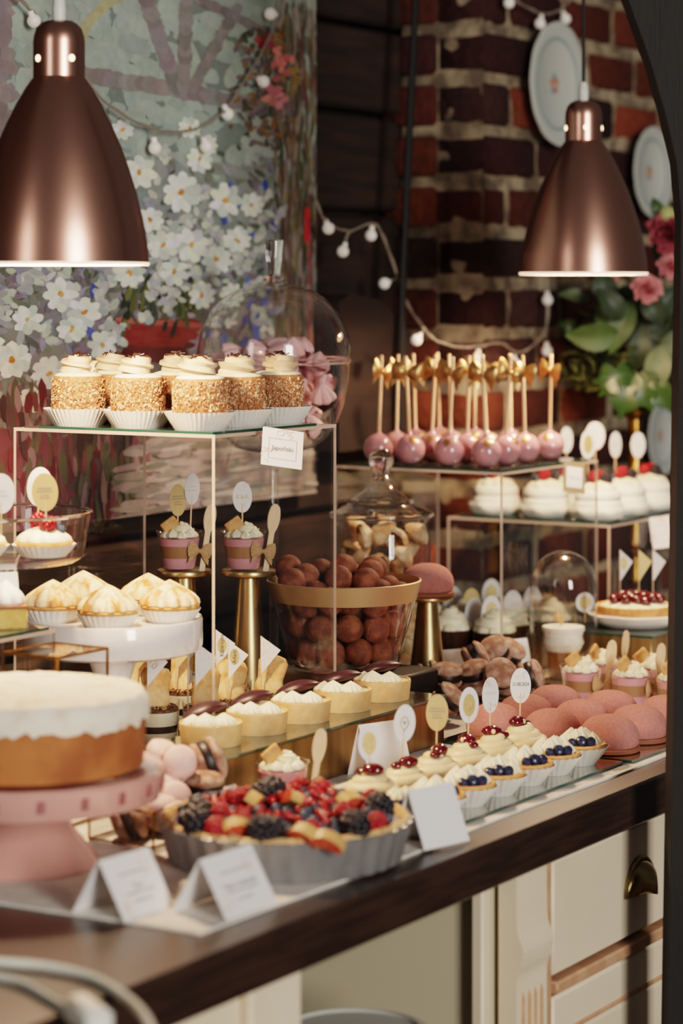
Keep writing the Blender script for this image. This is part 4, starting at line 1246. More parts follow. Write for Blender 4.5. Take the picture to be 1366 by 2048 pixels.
# ---- raspberry tartlets in the footed bowl
rasp = MB(); cluster(rasp, .0075, .0036, 34); me_r = rasp.mesh('raspberry', ['raspberry'], ang=80)
def put(me, name, parent, loc, rot=(0, 0, 0), sc=1):
    o = bpy.data.objects.new(name, me); COL.objects.link(o); o.parent = parent; o.location = loc; o.rotation_euler = rot
    o.scale = (sc,) * 3; return o
bb_ = MB(); bb_.lathe([(0, -.006), (.004, -.0056), (.0066, -.002), (.0068, .001), (.005, .0048), (.0028, .0058), (.0026, .0052), (0, .0046)], 14); me_bb = bb_.mesh('blueberry', ['blueberry'])
me_bbd = bb_.mesh('blueberry', ['blueberry_dark'])
bk_ = MB(); cluster(bk_, .009, .0042, 40); me_bk = bk_.mesh('blackberry', ['blackberry'], ang=80)
r = thing('raspberry_tartlet', '', 'tart')
b = MB(); liner(b, .031, .044, .017); b.build('paper_liner', 'liner', r)
b = MB(); shell(b, .029, .0405, .021, .005, 0, None, 18, .018, 72); b.build('crust', 'crust', r)
b = MB(); kiss(b, .037, .028, 0, T(0, 0, .018), 10, .12, .8); b.build('cream', 'cream', r)
put(me_r, 'raspberry', r, (-.008, .004, .048), (.5, 1.2, 0), 1.15); put(me_r, 'raspberry', r, (.007, -.012, .045), (1.2, .3, 0), 1.2)
put(me_bb, 'blueberry', r, (.018, .010, .042)); put(me_bb, 'blueberry', r, (.024, -.004, .037))
rt = Maker(r); fb = FB + Vector((0, 0, z0 + .0085))
rt('raspberry tartlet at the right in the footed glass bowl', fb + Vector((.069, -.028, 0)), 0)
rt('raspberry tartlet partly cut off at the left edge in the footed bowl', fb + Vector((-.022, -.04, 0)), 2)
topper('plain', 'white oval topper leaning behind the golden one over the raspberry tartlet', pix(76, 1030, 3.50), .25, .06, .012, .036, .055)
topper('gold', 'golden oval topper stuck in the raspberry tartlet of the footed bowl', pix(92, 1040, 3.45), -.2, -.04, .012, .038, .053)
topper('plain', 'white oval topper cut off by the left picture edge above the footed bowl', pix(2, 1045, 3.42), .1, 0, .012, .038, .055)

# ---- layered cake square and blank card on the left riser
p = at(20, 3.36, .246)
r = thing('layered_cake_square', 'yellow layered cake square with piped cream on the left riser', 'cake', p + Vector((-.006, 0, 0)), .3)
b = MB(); b.bbox((0, 0, .014), (.052, .052, .028), .003); b.build('sponge', 'sponge_yellow', r)
b = MB(); b.bbox((0, 0, .030), (.053, .053, .004), .002); b.build('caramel_layer', 'biscuit_dark', r)
b = MB(); kiss(b, .024, .034, 0, T(0, 0, .031), 7, .2, .9); b.build('cream', 'white_cream', r)
r = tent('blank white tent card standing on the left riser, cut off by the picture edge', at(0, 3.415, .246), .5, .05, .068, .03, blank=True)

# ---- mousse cups
def mousse_cup(name='mousse_cup'):
    r = thing(name, '', 'dessert cup')
    def rr(z): return .026 + .0095 * (z / .06)
    b = MB(); b.lathe([(0, 0), (.024, 0), (.026, .002)] + [(rr(z), z) for z in (.02, .04, .058)] + [(.0368, .0595), (.0368, .061), (.0355, .061)], 40); b.build('cup', 'glass', r)
    b = MB(); b.lathe([(0, .002), (.0245, .002)] + [(rr(z) - .001, z) for z in (.006, .012, .019)] + [(0, .019)], 36); b.build('pink_layer', 'mousse_pink', r)
    b = MB(); b.lathe([(0, .0192)] + [(rr(z) - .001, z) for z in (.0192, .03, .038)] + [(0, .038)], 36); b.build('mocha_layer', 'mousse_mocha', r)
    b = MB(); b.lathe([(0, .0382)] + [(rr(z) - .001, z) for z in (.0382, .046, .050)] + [(0, .052)], 36); b.build('berry_layer', 'mousse_pink', r)
    b = MB(); q = random.Random(8)
    swirl(b, .013, .026, 1.7, .0095, 0, T(.006, 0, .050), 8, .2)
    for i in range(9):
        a = 2 * PI * i / 9; kiss(b, .0095, .013, 0, T(.021 * cos(a), .021 * sin(a), .0505 + q.uniform(0, .002)), 6, .25, 1, 30)
    b.build('cream', 'cream', r)
    b = MB(); b.bbox((0, 0, 0), (.028, .007, .022), .003, 0, T(-.014, -.004, .070) @ Ry(-.6) @ Rz(.4))
    b.build('biscuit', 'biscuit', r)
    # spoon standing outside, held by the ribbon
    b = MB()
    def sp(u, v):
        z = -.002 + u * .108
        w = .0045 if z < .062 else .0045 + .0055 * sin(PI * min(1, (z - .062) / .044)) ** .7
        if u > .985: w *= .45
        return (0 + w * (v * 2 - 1), -.0005 * 0, z)
    for off in (-.0007, .0007): b.sheet(lambda u, v: (sp(u, v)[0], off, sp(u, v)[2]), 26, 4)
    for e in (0, 1): b.sheet(lambda u, v: (sp(u, e)[0], -.0007 + .0014 * v, sp(u, e)[2]), 26, 1)
    s = b.build('spoon', 'wood_pale', r, (.036, -.014, 0), (0, .16, .25))
    b = MB(); bow(b, .021, 0, T(.032, -.024, .031) @ Rz(.35) @ Ry(.15)); b.build('ribbon_bow', 'burlap', r)
    return r
mc = Maker(mousse_cup()); G = 'mousse cups with ribbon bows'
zc_ = TOP + .2495
mc('pink and brown mousse cup on the slender golden cone stand beside the doughnuts', W(*C1, zc_) + Vector((-.008, 0, 0)), 0, G)
mc('mousse cup on the cone stand seen through the acrylic above the meringue tartlets', W(*C2, zc_) + Vector((-.008, 0, 0)), .1, G)
topper('ka', 'white oval topper with the golden letters K&A in the mousse cup beside the doughnuts', W(*C1, zc_) + Vector((-.010, .004, .064)), .1, 0, .026, .031, .050)
topper('gold', 'golden oval topper in the mousse cup seen through the acrylic riser', W(*C2, zc_) + Vector((-.010, .004, .064)), .55, 0, .02, .03, .052)
topper('plain', 'white oval topper behind the golden one in the mousse cup seen through the acrylic', W(*C2, zc_) + Vector((.010, .014, .072)), .7, .05, .03, .03, .05)
mc('mousse cup standing between the fruit tart and the golden box', W(.045, .325, TOP + .004), .2, G)
for (t, d, rz, l) in ((1.05, .372, .1, 'mousse cup nearest the glass cloche in the right hand group'), (1.05, .28, .3, 'mousse cup in the middle of the front of the right hand group'), (1.05, .198, .2, 'mousse cup beside the dark post at the right, partly hidden'),
                      (1.15, .385, .6, 'mousse cup behind the one nearest the cloche'), (1.15, .292, .1, 'mousse cup behind the middle front one, near the cherry tart box'), (1.15, .205, .4, 'mousse cup farthest right, behind the one beside the post')):
    mc(l, W(t, d, TOP), rz, G)

# ---- tiramisu cups with ladyfingers and flags
r = thing('tiramisu_cup', '', 'dessert cup')
b = MB(); b.lathe([(0, 0), (.029, 0), (.031, .002), (.0355, .088), (.036, .089)], 40); b.build('cup', 'glass', r)
def tr_(z): return .0298 + .0045 * z / .088
for nm, za, zb2, mm in (('sponge_layer', .002, .022, 'cocoa'), ('cream_layer', .0222, .044, 'cream'), ('cocoa_layer', .0442, .054, 'choc'), ('cream_layer', .0542, .074, 'cream')):
    b = MB(); b.lathe([(0, za), (tr_(za), za), (tr_(zb2), zb2), (0, zb2)], 36); b.build(nm, mm, r)
b = MB(); q = random.Random(3)
b.lathe([(0, .0742), (.0335, .0742), (.033, .078), (.02, .080), (0, .081)], 36, 0, None, None, lambda a, k: .003 * noise.noise((5 * cos(a), 5 * sin(a), k)))
for i in range(120):
    a = q.uniform(0, 6.28); rr = .031 * math.sqrt(q.random())
    X = T(rr * cos(a), rr * sin(a), .081) @ Euler((q.uniform(-.8, .8), q.uniform(-.8, .8), q.uniform(0, 3))).to_matrix().to_4x4()
    b.box((0, 0, 0), (.007, .002, .0012), 0 if q.random() < .7 else 1, X)
b.build('chocolate_flakes', ['cocoa', 'crust_pale'], r)
b = MB()
prof = [(0, -.036), (.008, -.034), (.0125, -.026), (.0135, -.012), (.012, 0), (.0132, .014), (.0142, .026), (.011, .035), (.005, .038), (0, .0385)]
b.lathe(prof, 24, 0, T(0, .002, .102) @ Rx(-.22) @ Ry(.12) @ Sc(1.7, .85, .95)); b.build('ladyfinger', 'lady', r)
tc = Maker(r); G = 'tiramisu cups with upright ladyfingers'
TC = [(277, 3.86, .1, 'tiramisu cup farthest left, behind the sugared cake', 'gold', None, (275, 1345)),
      (312, 3.70, .4, 'tiramisu cup right beside the sugared cake, its layers in view', 'heart', None, (295, 1375)),
      (366, 3.86, -.2, 'tiramisu cup in the back row below the edge of the white stand', 'gold', None, (352, 1352)),
      (412, 3.70, .5, 'tiramisu cup in front, left of the clear riser edge', 'seal', 'Katarzyna', (376, 1365)),
      (462, 3.77, .2, 'tiramisu cup right of the clear riser edge', 'name', 'Adam', (457, 1385)),
      (458, 3.89, .2, 'tiramisu cup behind the one right of the riser edge', 'name', 'Katarzyna', (432, 1350)),
      (540, 3.82, -.3, 'tiramisu cup farthest right, in front of the golden cone stand', 'specks', None, (522, 1380))]
FLB = dict(zip([c[3] for c in TC], ('golden paper flag half hidden behind the sugared cake', 'white paper flag with a golden heart beside the sugared cake', 'golden paper flag under the edge of the white cake stand',
    'white paper flag reading Katarzyna left of the clear riser edge', 'white paper flag reading Adam right of the clear riser edge', 'white paper flag reading Katarzyna right of the clear riser edge', 'blank speckled paper flag in front of the golden cone stand')))
for px, Y, rz, l, st_, bd, fp in TC:
    tc(l, at(px, Y, TOP), rz, G)
    fy = Y - .018
    base = pix(fp[0], fp[1], fy)
    base.z = ZC + TOP + .098
    fl_ = FLB[l]
    _u = {'gold': 'golden paper flag in the ', 'heart': 'white paper flag with a golden heart in the ', 'seal': 'white paper flag with a gold seal reading Katarzyna in the ', 'name': 'white paper flag reading %s in the ' % bd, 'specks': 'blank speckled white paper flag in the '}[st_]
    flag(st_, fl_, base, .1, .014, .058, .030, bd)
flag('specks', 'speckled white paper flag in the front cup left of the riser edge', pix(391, 1400, 3.66) * 1, .05, .02, .065, .034)

# ---- plum tartlets along the golden box
r = thing('plum_tartlet', '', 'tart')
b = MB(); shell(b, .041, .044, .030, .0035, 0, None, 0, 0, 64, .027); b.build('crust', 'crust_pale', r)
b = MB(); b.lathe([(0, .0272), (.0405, .0272), (.038, .0285), (0, .029)], 48); b.build('custard', 'butter', r)
for x, y, s in ((-.014, -.020, 1), (.012, -.021, .95), (-.027, -.004, .8)):
    b = MB(); kiss(b, .0165 * s, .018 * s, 0, T(x, y, .028) @ Sc(1.08, .9, 1), 12, .2, .4, 96); b.build('cream_rosette', 'cream', r)
b = MB()
def plum(u, v):
    a = 2 * PI * v; w = sin(PI * u) ** .65
    return ((u - .5) * .068, w * .020 * cos(a), .004 * (2 * u) + w * .008 * sin(a) + .0035 * sin(PI * u))
b.sheet(plum, 12, 14, 0, T(-.004, .012, .0395) @ Rz(.12) @ Ry(-.08)); b.build('plum_slice', 'plum', r)
ptm = Maker(r); G = 'plum tartlets on the golden box'
for i, l in enumerate(('plum tartlet nearest the sugared cake, first on the golden box', 'second plum tartlet from the left on the golden box', 'plum tartlet in the middle of the row on the golden box', 'fourth plum tartlet from the left, below the doughnut bowl edge', 'plum tartlet at the right end of the row, beside the chocolate sandwich cookies')):
    t = .062 + .112 * i
    ptm(l, W(t, .452 - .002 * i, TOP + .0742), [.35, .25, .1, .0, -.05][i], G)

# ---- cake pops
r = thing('cake_pop', '', 'cake pop')
b = MB(); b.ball((0, 0, .0278), .0275, 0, 28, 18, (1, 1, 1.0)); b.lathe([(.008, .053), (.0045, .057), (.003, .0605), (0, .061)], 16); b.build('ball', 'pop', r)
b = MB(); b.tube([(0, 0, .05), (0, 0, .198)], .0031, 10); b.build('stick', 'stick', r)
b = MB(); bow(b, .028, 0, T(0, -.003, .168) @ Ry(.2)); b.build('bow', 'gold_leaf', r)
b = MB(); q = random.Random(6)
def leafp(u, v):
    a = .5 + (u - .5) * .62; e = .72 + (v - .5) * .55 + .1 * sin(9 * u)
    R_ = .0279
    return (R_ * sin(a) * cos(e), -R_ * cos(a) * cos(e), .0278 + R_ * sin(e))
b.sheet(leafp, 8, 8); b.build('gold_leaf', 'gold_leaf', r)
cp = Maker(r); G = 'pink cake pops with golden bows'
A_ = {0: [.058, .137, .215, .285], 1: [.062, .140, .216, .290], 2: [.058, .136, .214, .29], 3: [.052, .132, .21, .285]}
rown = ['front row', 'second row', 'third row', 'back row']; posn = ['at the right end', 'second from the right', 'third from the right', 'at the left end']
for i, bb in enumerate((.05, .125, .20, .285)):
    for j, aa in enumerate(A_[i]):
        o = cp('pink cake pop %s of the %s on the riser' % (posn[j], rown[i]), onr(R2, bb, aa), (RN.uniform(-.03, .03), RN.uniform(-.06, .06), RN.uniform(-.9, .9)), G)
hung_card('small card in a brown frame hung on the cake pop riser', pix(1149, 924, 4.62), (math.radians(-14), math.radians(8), .35), .044, .058, 'gold_matte', 'Cake pops', .0055)

# ---- pavlovas
r = thing('pavlova', '', 'dessert')
b = MB(); b.lathe([(0, 0), (.04, 0), (.0475, .004), (.052, .012), (.053, .02), (.050, .026)], 60, 0, None, lambda a, k, z: 1 + .025 * cos(7 * a + k)); b.build('paper_dish', 'white_cream', r)
b = MB(); b.lathe([(0, .003), (.040, .004), (.047, .012), (.0485, .025), (.046, .035), (.044, .038), (.0455, .043), (.044, .052), (.039, .058), (.02, .061), (0, .061)], 60, 0, None, lambda a, k, z: 1 + .02 * cos(5 * a + 20 * z)); b.build('meringue_base', 'white_cream', r)
b = MB(); kiss(b, .036, .026, 0, T(0, 0, .055), 8, .16, 1); b.build('cream', 'cream', r)
put(me_r, 'raspberry', r, (-.008, -.012, .082), (.5, .4, 0), 1.1); put(me_bk, 'blackberry', r, (.014, -.008, .080), (0, 0, 0), .95); put(me_bb, 'blueberry', r, (-.022, -.004, .076)); put(me_r, 'raspberry', r, (.004, .014, .083), (1, .4, 2), 1.1); put(me_bb, 'blueberry', r, (.024, .006, .074))
pv = Maker(r); G = 'berry pavlovas on the low right riser'
PV = ((.07, .06, 0, 'white pavlova at the front right corner of the low riser'), (.07, .172, .3, 'white pavlova in the middle of the front row, behind the framed card'), (.07, .284, .2, 'white pavlova at the left end of the low riser'),
      (.19, .062, .2, 'white pavlova second along the right side of the low riser'), (.31, .062, -.1, 'white pavlova at the far right, beside the dark post'), (.19, .178, -.2, 'white pavlova in the middle of the low riser behind the front row'))
for bb, aa, rz, l in PV: pv(l, onr(R3, bb, aa), rz, G)
for (px, py, Y, st_, rz, l) in ((1133, 918, 4.98, 'plain', .7, 'white oval topper leftmost over the pavlovas, right of the last cake pop'), (1190, 912, 4.97, 'plain', .1, 'larger white oval topper in the middle over the pavlovas'), (1176, 930, 4.83, 'ring', .7, 'narrow oval topper with gold print in front of the larger white one'),
                             (1231, 928, 4.95, 'plain', .75, 'white oval topper over the pavlova second along the right side'), (1276, 928, 5.03, 'plain', .5, 'white oval topper in front of the brass candlestick')):
    topper(st_, l, pix(px, py, Y), rz, 0, .012, .040 if 'larger' in l else .035, .052 if 'larger' not in l else .056)
hung_card('white card hung at the right end of the pavlova riser', pix(1318, 1033, 4.92), (math.radians(-8), math.radians(-6), .2), .042, .062, None, None)

# ---- pink velvet domes
r = thing('velvet_dome', '', 'dessert')
b = MB(); b.lathe([(0, .0), (.0425, 0), (.0445, .0015), (.0445, .006), (.043, .0075), (0, .0075)], 48); b.build('biscuit_base', 'biscuit_dark', r)
b = MB(); b.lathe([(.036, .0076), (.0405, .008), (.0425, .012), (.0432, .020)] + [(.0432 * cos(q * PI / 2) ** .82, .020 + .032 * sin(q * PI / 2)) for q in (.1, .22, .35, .48, .6, .72, .83, .92)] + [(0, .052)], 56); b.build('dome', 'velvet', r)
vd = Maker(r); G = 'pink velvet domes on the mirror plate'
cn = ['front row', 'middle row', 'back row']; rw = ['nearest the fruit tartlets', 'in the middle', 'at the far end beside the post']
for i, t in enumerate((.646, .748, .852)):
    for j, d in enumerate((.128, .224, .322)):
        vd('pink velvet dome %s of the %s' % (rw[i], cn[j]), W(t, d, TOP + .0042), i + j, G, 1.04)
vd('single pink velvet dome on the golden cone stand right of the doughnuts', W(*C3, TOP + .1835), 0, None, 1.03)

# ---- cherry cream tartlets
r = thing('cherry_tartlet', '', 'tart')
b = MB(); liner(b, .027, .038, .014); b.build('paper_liner', 'liner', r)
b = MB(); shell(b, .024, .036, .019, .005, 0, None, 16, .02, 64); b.build('crust', 'crust', r)
b = MB(); swirl(b, .0265, .042, 3.4, .0115, 0, T(0, 0, .012), 14, .04, .3); b.build('cream_swirl', 'butter', r)
b = MB(); b.ball((0, 0, 0), .0105, 0, 16, 10, (1.35, 1, .75)); b.ball((-.013, .004, -.004), .0075, 0, 12, 8, (1.4, 1, .7)); b.build('cherry', 'cherry', r, (.003, -.005, .050))
ch = Maker(r); G = 'cherry cream tartlets in the back row of the mirror plate'
nm = ['nearest the fruit tart', 'second', 'third', 'fourth', 'fifth', 'last, nearest the pink domes']
TP = ['ring', 'heart', 'gold', 'ring', 'name', 'date']
TPL = ['white oval topper with a gold centre in the cherry tartlet nearest the fruit tart', 'white oval topper with a small heart print in the second cherry tartlet', 'all golden oval topper in the third cherry tartlet', 'white oval topper with a gold centre in the fourth cherry tartlet, near the chocolate cookies', 'white oval topper reading Katarzyna in the fifth cherry tartlet', 'white oval topper reading 31.08.2024 over the pink domes']
TPX = [(740, 1490), (805, 1478), (873, 1462), (937, 1447), (981, 1436), (1040, 1402)]
for i in range(6):
    t = .078 + .0865 * i
    p = W(t, .205, TOP + .0042)
    ch('cherry cream tartlet %s in the row with toppers' % nm[i], p, i * .9 - .4, G, [1.15, 1.06, 1.1, 1.1, 1.08, 1.12][i])
    q = p + Vector((0, .008, .062))
    q.x = (TPX[i][0] - 683) / F * q.y
    topper(TP[i], TPL[i], q, [.25, .2, -.05, .45, .65, .15][i], [-.04, .07, .02, .02, .0, .02][i], [.004, .016, .018, .016, .018, .020][i], [.031, .030, .031, .031, .031, .031][i], [.048, .051, .051, .051, .052, .052][i])

# ---- blueberry tartlets
r = thing('blueberry_tartlet', '', 'tart')
b = MB(); liner(b, .024, .043, .027, 0, None, 26, .035); b.build('paper_liner', 'liner', r)
b = MB(); shell(b, .020, .0395, .030, .006, 0, T(0, 0, .001), 20, .022, 80, .026); b.build('crust', 'crust', r)
b = MB(); q = random.Random(12)
for x, y, s in ((-.012, .010, 1.1), (.008, .014, 1.1), (-.022, -.006, .8), (.020, .006, .9), (-.004, -.002, 1.1), (-.016, .020, .8), (.003, .006, 1.2)):
    kiss(b, .015 * s, .024 * s, 0, T(x, y, .025), 7, .34, 1.2, 42)
b.build('cream', 'cream', r)
put(me_bbd, 'blueberry', r, (.006, -.020, .036), (1, .2, 0), 1.25); put(me_bbd, 'blueberry', r, (.019, -.017, .035), (.6, .5, 0), 1.15); put(me_bbd, 'blueberry', r, (-.007, -.022, .034), (.4, -.2, 0), 1.0)
bt = Maker(r); G = 'blueberry tartlets in the front row of the mirror plate'
nm = ['last, nearest the pink domes', 'second from the pink domes', 'third from the pink domes', 'fourth from the pink domes', 'fifth from the pink domes', 'sixth from the pink domes', 'half hidden behind the tent card']
for i in range(7):
    t = .528 - .0855 * i
    bt('blueberry tartlet in a paper case, ' + nm[i], W(t, .121, TOP + .0042), -.2 + .25 * (i % 3), G)

# ---- chocolate cupcakes with white frosting under the cake pop riser
r = thing('chocolate_cupcake', '', 'cupcake')
b = MB(); b.lathe([(0, 0), (.026, 0), (.036, .034), (.0365, .036), (0, .036)], 80, 0, None, lambda a, k, z: 1 + (.02 * cos(20 * a) if k > 0 else 0)); b.build('cake', 'choc', r)
b = MB(); swirl(b, .022, .040, 2.2, .015, 0, T(0, 0, .033), 7, .1, .4)
for i in range(7):
    a = 2 * PI * i / 7; kiss(b, .015, .020, 0, T(.022 * cos(a), .022 * sin(a), .034), 6, .12, .6, 30)
b.build('frosting', 'cream', r)
cu = Maker(r); G = 'chocolate cupcakes with white frosting under the cake pop riser'
CU = [(1.225, .82, 'leftmost chocolate cupcake beside the cone stand'), (1.215, .715, 'chocolate cupcake at the left front under the cake pops'), (1.225, .630, 'chocolate cupcake in the middle front under the cake pops'),
      (1.325, .83, 'chocolate cupcake at the back left under the cake pops'), (1.32, .745, 'chocolate cupcake at the back centre under the cake pops'), (1.325, .655, 'chocolate cupcake right of centre under the cake pops'), (1.42, .70, 'chocolate cupcake at the back right under the cake pops'), (1.42, .615, 'chocolate cupcake at the right, beside the glass cloche')]
for i, (t, d, l) in enumerate(CU): cu(l + ', white frosting', W(t, d, TOP + .042), i, G, 1.05)
for px, py, Y, st_, rz, l in ((905, 1240, 4.72, 'plain', .2, 'white oval topper leftmost over the frosted cupcakes, beside the pink dome'), (942, 1245, 4.66, 'gold', .4, 'golden oval topper over the frosted cupcakes, half hidden by a white one'), (948, 1265, 4.58, 'plain', .3, 'white oval topper in front of the golden one over the cupcakes'),
                           (982, 1225, 4.74, 'ring', .15, 'upper white oval topper with a golden ring over the frosted cupcakes'), (982, 1262, 4.52, 'ring', .25, 'lower white oval topper with a gold centre over the frosted cupcakes'), (1025, 1250, 4.6, 'plain', .2, 'white oval topper right of the gold centred ones over the cupcakes'), (1064, 1240, 4.72, 'plain', .3, 'white oval topper nearest the glass cloche over the cupcakes')):
    topper(st_, l, pix(px, py, Y), rz, .02, .002, .037, .062)

# ---- chocolate sandwich cookies heap
tray = thing('brass_glass_tray', 'brass framed glass tray under the chocolate sandwich cookies', 'tray', W(.83, .385, TOP), ROT)
tw, td, thh = .175, .14, .032
b = MB()
for z in (.0018, thh):
    b.tube([(0, 0, z), (tw, 0, z), (tw, td, z), (0, td, z), (0, 0, z)], .0018, 6)
for x in (0, tw):
    for y in (0, td): b.tube([(x, y, 0), (x, y, thh)], .0018, 6)
b.build('frame', 'brass', tray)
b = MB(); b.box((tw / 2, 0, thh / 2), (tw, .0012, thh)); b.box((tw / 2, td, thh / 2), (tw, .0012, thh)); b.box((0, td / 2, thh / 2), (.0012, td, thh)); b.box((tw, td / 2, thh / 2), (.0012, td, thh)); b.build('glass_side', 'glass', tray, smooth=False)
b = MB(); b.box((tw / 2, td / 2, .0015), (tw - .003, td - .003, .002)); b.build('base', 'mirror', tray, smooth=False)
r = thing('sandwich_cookie', '', 'cookie')
for s, nm_ in ((1, 'upper_half'), (-1, 'lower_half')):
    b = MB(); b.lathe([(0, .006), (.024, .006), (.0265, .009), (.026, .013), (.020, .018), (.01, .0205), (0, .021)], 36, 0, Sc(1, 1, s), lambda a, k, z: 1 + .03 * noise.noise((3 * cos(a), 3 * sin(a), z * 80 + s)))
    b.build(nm_, 'cookie', r)
b = MB(); b.lathe([(0, -.0062), (.0235, -.0062), (.0252, -.003), (.0248, .003), (.0235, .0062), (0, .0062)], 36, 0, None, lambda a, k, z: 1 + .03 * noise.noise((4 * cos(a), 4 * sin(a), z * 200))); b.build('filling', 'ganache', r)
sc_ = Maker(r); G = 'chocolate sandwich cookies heaped on the brass tray'
SC = [(892, 1352, 4.08, (.15, .05, 0), 'sandwich cookie lying flat at the left front, dark filling in view'), (950, 1347, 4.13, (.1, -.35, .3), 'sandwich cookie tilted against the flat one, sugar dusted'), (858, 1354, 4.10, (0, 1.3, .1), 'sandwich cookie standing on edge at the left end of the heap'),
      (952, 1316, 4.20, (.3, 1.0, .4), 'sandwich cookie standing tilted at the top left of the heap'), (990, 1303, 4.22, (.5, -.5, .2), 'sandwich cookie at the top centre of the heap'), (1000, 1350, 4.10, (1.05, -.1, .2), 'sandwich cookie showing its round sugared face'),
      (1018, 1306, 4.24, (.3, .55, .0), 'sandwich cookie at the top right of the heap'), (1062, 1352, 4.18, (0, 1.25, -.1), 'sandwich cookie standing on edge at the right end of the heap'), (898, 1398, 4.02, (.3, .7, .2), 'sandwich cookie low at the left front, filling towards us'),
      (950, 1398, 4.12, (.3, -.2, 0), 'sandwich cookie low in the middle of the heap behind the gold centred topper'), (1008, 1388, 4.13, (.25, .1, 0), 'sandwich cookie low under the round faced one'), (925, 1378, 4.2, (.1, .1, 1), 'sandwich cookie buried in the middle of the heap'), (1035, 1375, 4.22, (.1, -.3, 1), 'sandwich cookie buried at the right of the heap')]
for px, py, Y, rt_, l in SC:
    p = pix(px, py, Y); p.z = max(p.z, ZC + .034)
    sc_(l, p, rt_, G)
tent('white tent card behind the cookies, left of the golden cone stand base', at(905, 4.32, TOP), .5, .06, .075, .05)
tent('white tent card with blush print behind the cookies near the cloche', at(1022, 4.37, TOP), .6, .07, .085, .05)

# ---- cherry tart on the right golden box, with flags
TT = W(1.425, .445, TOP + .0815)
r = thing('cherry_tart', 'cream tart heaped with glossy dark cherries on the right golden box', 'tart', TT, ROT)
b = MB(); b.lathe([(0, 0), (.066, 0), (.082, .012), (.088, .022), (.086, .024)], 80, 0, None, lambda a, k, z: 1 + (.02 * cos(7 * a) if k > 1 else 0)); b.build('paper_case', 'liner', r)
b = MB(); shell(b, .066, .072, .036, .008, 0, T(0, 0, .002), 30, .015, 90, .03); b.build('crust', 'crust', r)
b = MB(); kiss(b, .062, .022, 0, T(0, 0, .030), 14, .12, .5, 84); b.build('cream', 'cream', r)
q = random.Random(4)
chm = MB(); chm.ball((0, 0, 0), .0105, 0, 14, 9, (1, 1, .92)); me_c = chm.mesh('cherry', ['cherry'])
for i in range(24):
    a = i * 2.4; rr = .046 * math.sqrt((i + .5) / 24)
    put(me_c, 'cherry', r, (rr * cos(a), rr * sin(a), .057 - rr * .22 + q.uniform(-.002, .003)))
for px, st_, dz, l in ((1240, 'seal', 0, 'white paper flag with a gold seal over the cherry tart'), (1278, 'gold', .002, 'tan paper flag in the middle over the cherry tart'), (1306, 'plain', .004, 'plain white paper flag rightmost over the cherry tart')):
    flag(st_, l, at(px, 4.585, TOP + .0815 + .052), .15, .028, .058, .024)
r = topper('ring', 'small round gold centred topper left of the cherry tart', pix(1170, 1225, 4.5), .15, 0, .0, .034, .036)

# ---- sweets between the cake and the fruit tart
gb = thing('brass_glass_tray', 'brass framed glass box of pink macarons beside the sugared cake', 'tray', W(-.235, .335, TOP), ROT)
bw, bd, bh = .105, .10, .045
b = MB()
for z in (.0016, bh):
    b.tube([(0, 0, z), (bw, 0, z), (bw, bd, z), (0, bd, z), (0, 0, z)], .0017, 6)
for x in (0, bw):
    for y in (0, bd): b.tube([(x, y, 0), (x, y, bh)], .0017, 6)
b.build('frame', 'brass', gb)
b = MB(); b.box((bw / 2, 0, bh / 2), (bw, .0012, bh)); b.box((bw / 2, bd, bh / 2), (bw, .0012, bh)); b.box((0, bd / 2, bh / 2), (.0012, bd, bh)); b.box((bw, bd / 2, bh / 2), (.0012, bd, bh)); b.build('glass_side', 'glass', gb, smooth=False)
r = thing('macaron', '', 'macaron')
for s, nm_ in ((1, 'upper_shell'), (-1, 'lower_shell')):
    b = MB(); b.lathe([(0, .004), (.021, .004), (.0225, .006), (.0215, .008), (.0225, .010), (.021, .015), (.015, .019), (0, .021)], 32, 0, Sc(1, 1, s)); b.build(nm_, 'macaron', r)
b = MB(); b.lathe([(0, -.004), (.0205, -.004), (.0212, 0), (.0205, .004), (0, .004)], 32); b.build('filling', 'mousse_pink', r)
mcn = Maker(r); G = 'pink macarons in the glass box'
for px, py, Y, rt_, l in ((322, 1515, 3.27, (.3, .4, 0), 'pink macaron on top of the heap, touching the cake in view'), (357, 1528, 3.25, (1.0, .5, 0), 'pink macaron facing us right of the topmost one'), (330, 1575, 3.24, (.6, -.4, 0), 'pink macaron in the middle of the heap'),
                       (345, 1600, 3.22, (1.1, .2, .4), 'pink macaron low at the front of the heap'), (318, 1620, 3.2, (.2, .1, 0), 'pink macaron low at the left of the heap'), (350, 1640, 3.19, (.1, .1, 0), 'pink macaron at the bottom of the glass box')):
    p = pix(px, py, Y); p.z = max(p.z, ZC + .026)
    mcn(l, p, rt_, G, 1.0)
sc_('large sandwich cookie standing on edge below the first plum tartlet', pix(415, 1522, 3.30), (0, 1.22, .25), None, 1.12)
for px, py, Y, rt_, l in ((408, 1575, 3.26, (.1, .05, 0), 'sandwich cookie lying under the one on edge, by the pink macarons'), (425, 1610, 3.25, (.05, .1, 1), 'sandwich cookie at the bottom beside the pink macarons'), (258, 1645, 3.17, (.2, 1.1, .3), 'pale sandwich cookie on the cloth under the cake stand rim'), (300, 1652, 3.20, (.2, .9, -.3), 'pale sandwich cookie beside the fruit tart pan, low at its left')):
    p = pix(px, py, Y); p.z = max(p.z, ZC + .025 + (.02 if 'edge, by' in l else 0))
    sc_(l, p, rt_, None)
tent('white tent card lying low behind the fruit tart', W(-.075, .352, TOP), ROT - .1, .085, .045, .03)
tent('white tent card with printed menu between the cherry tartlets and golden box', W(.325, .338, TOP), ROT - .35, .08, .075, .05, (), 'z wiśniami\nna kruchym\nspodzie', .0085)
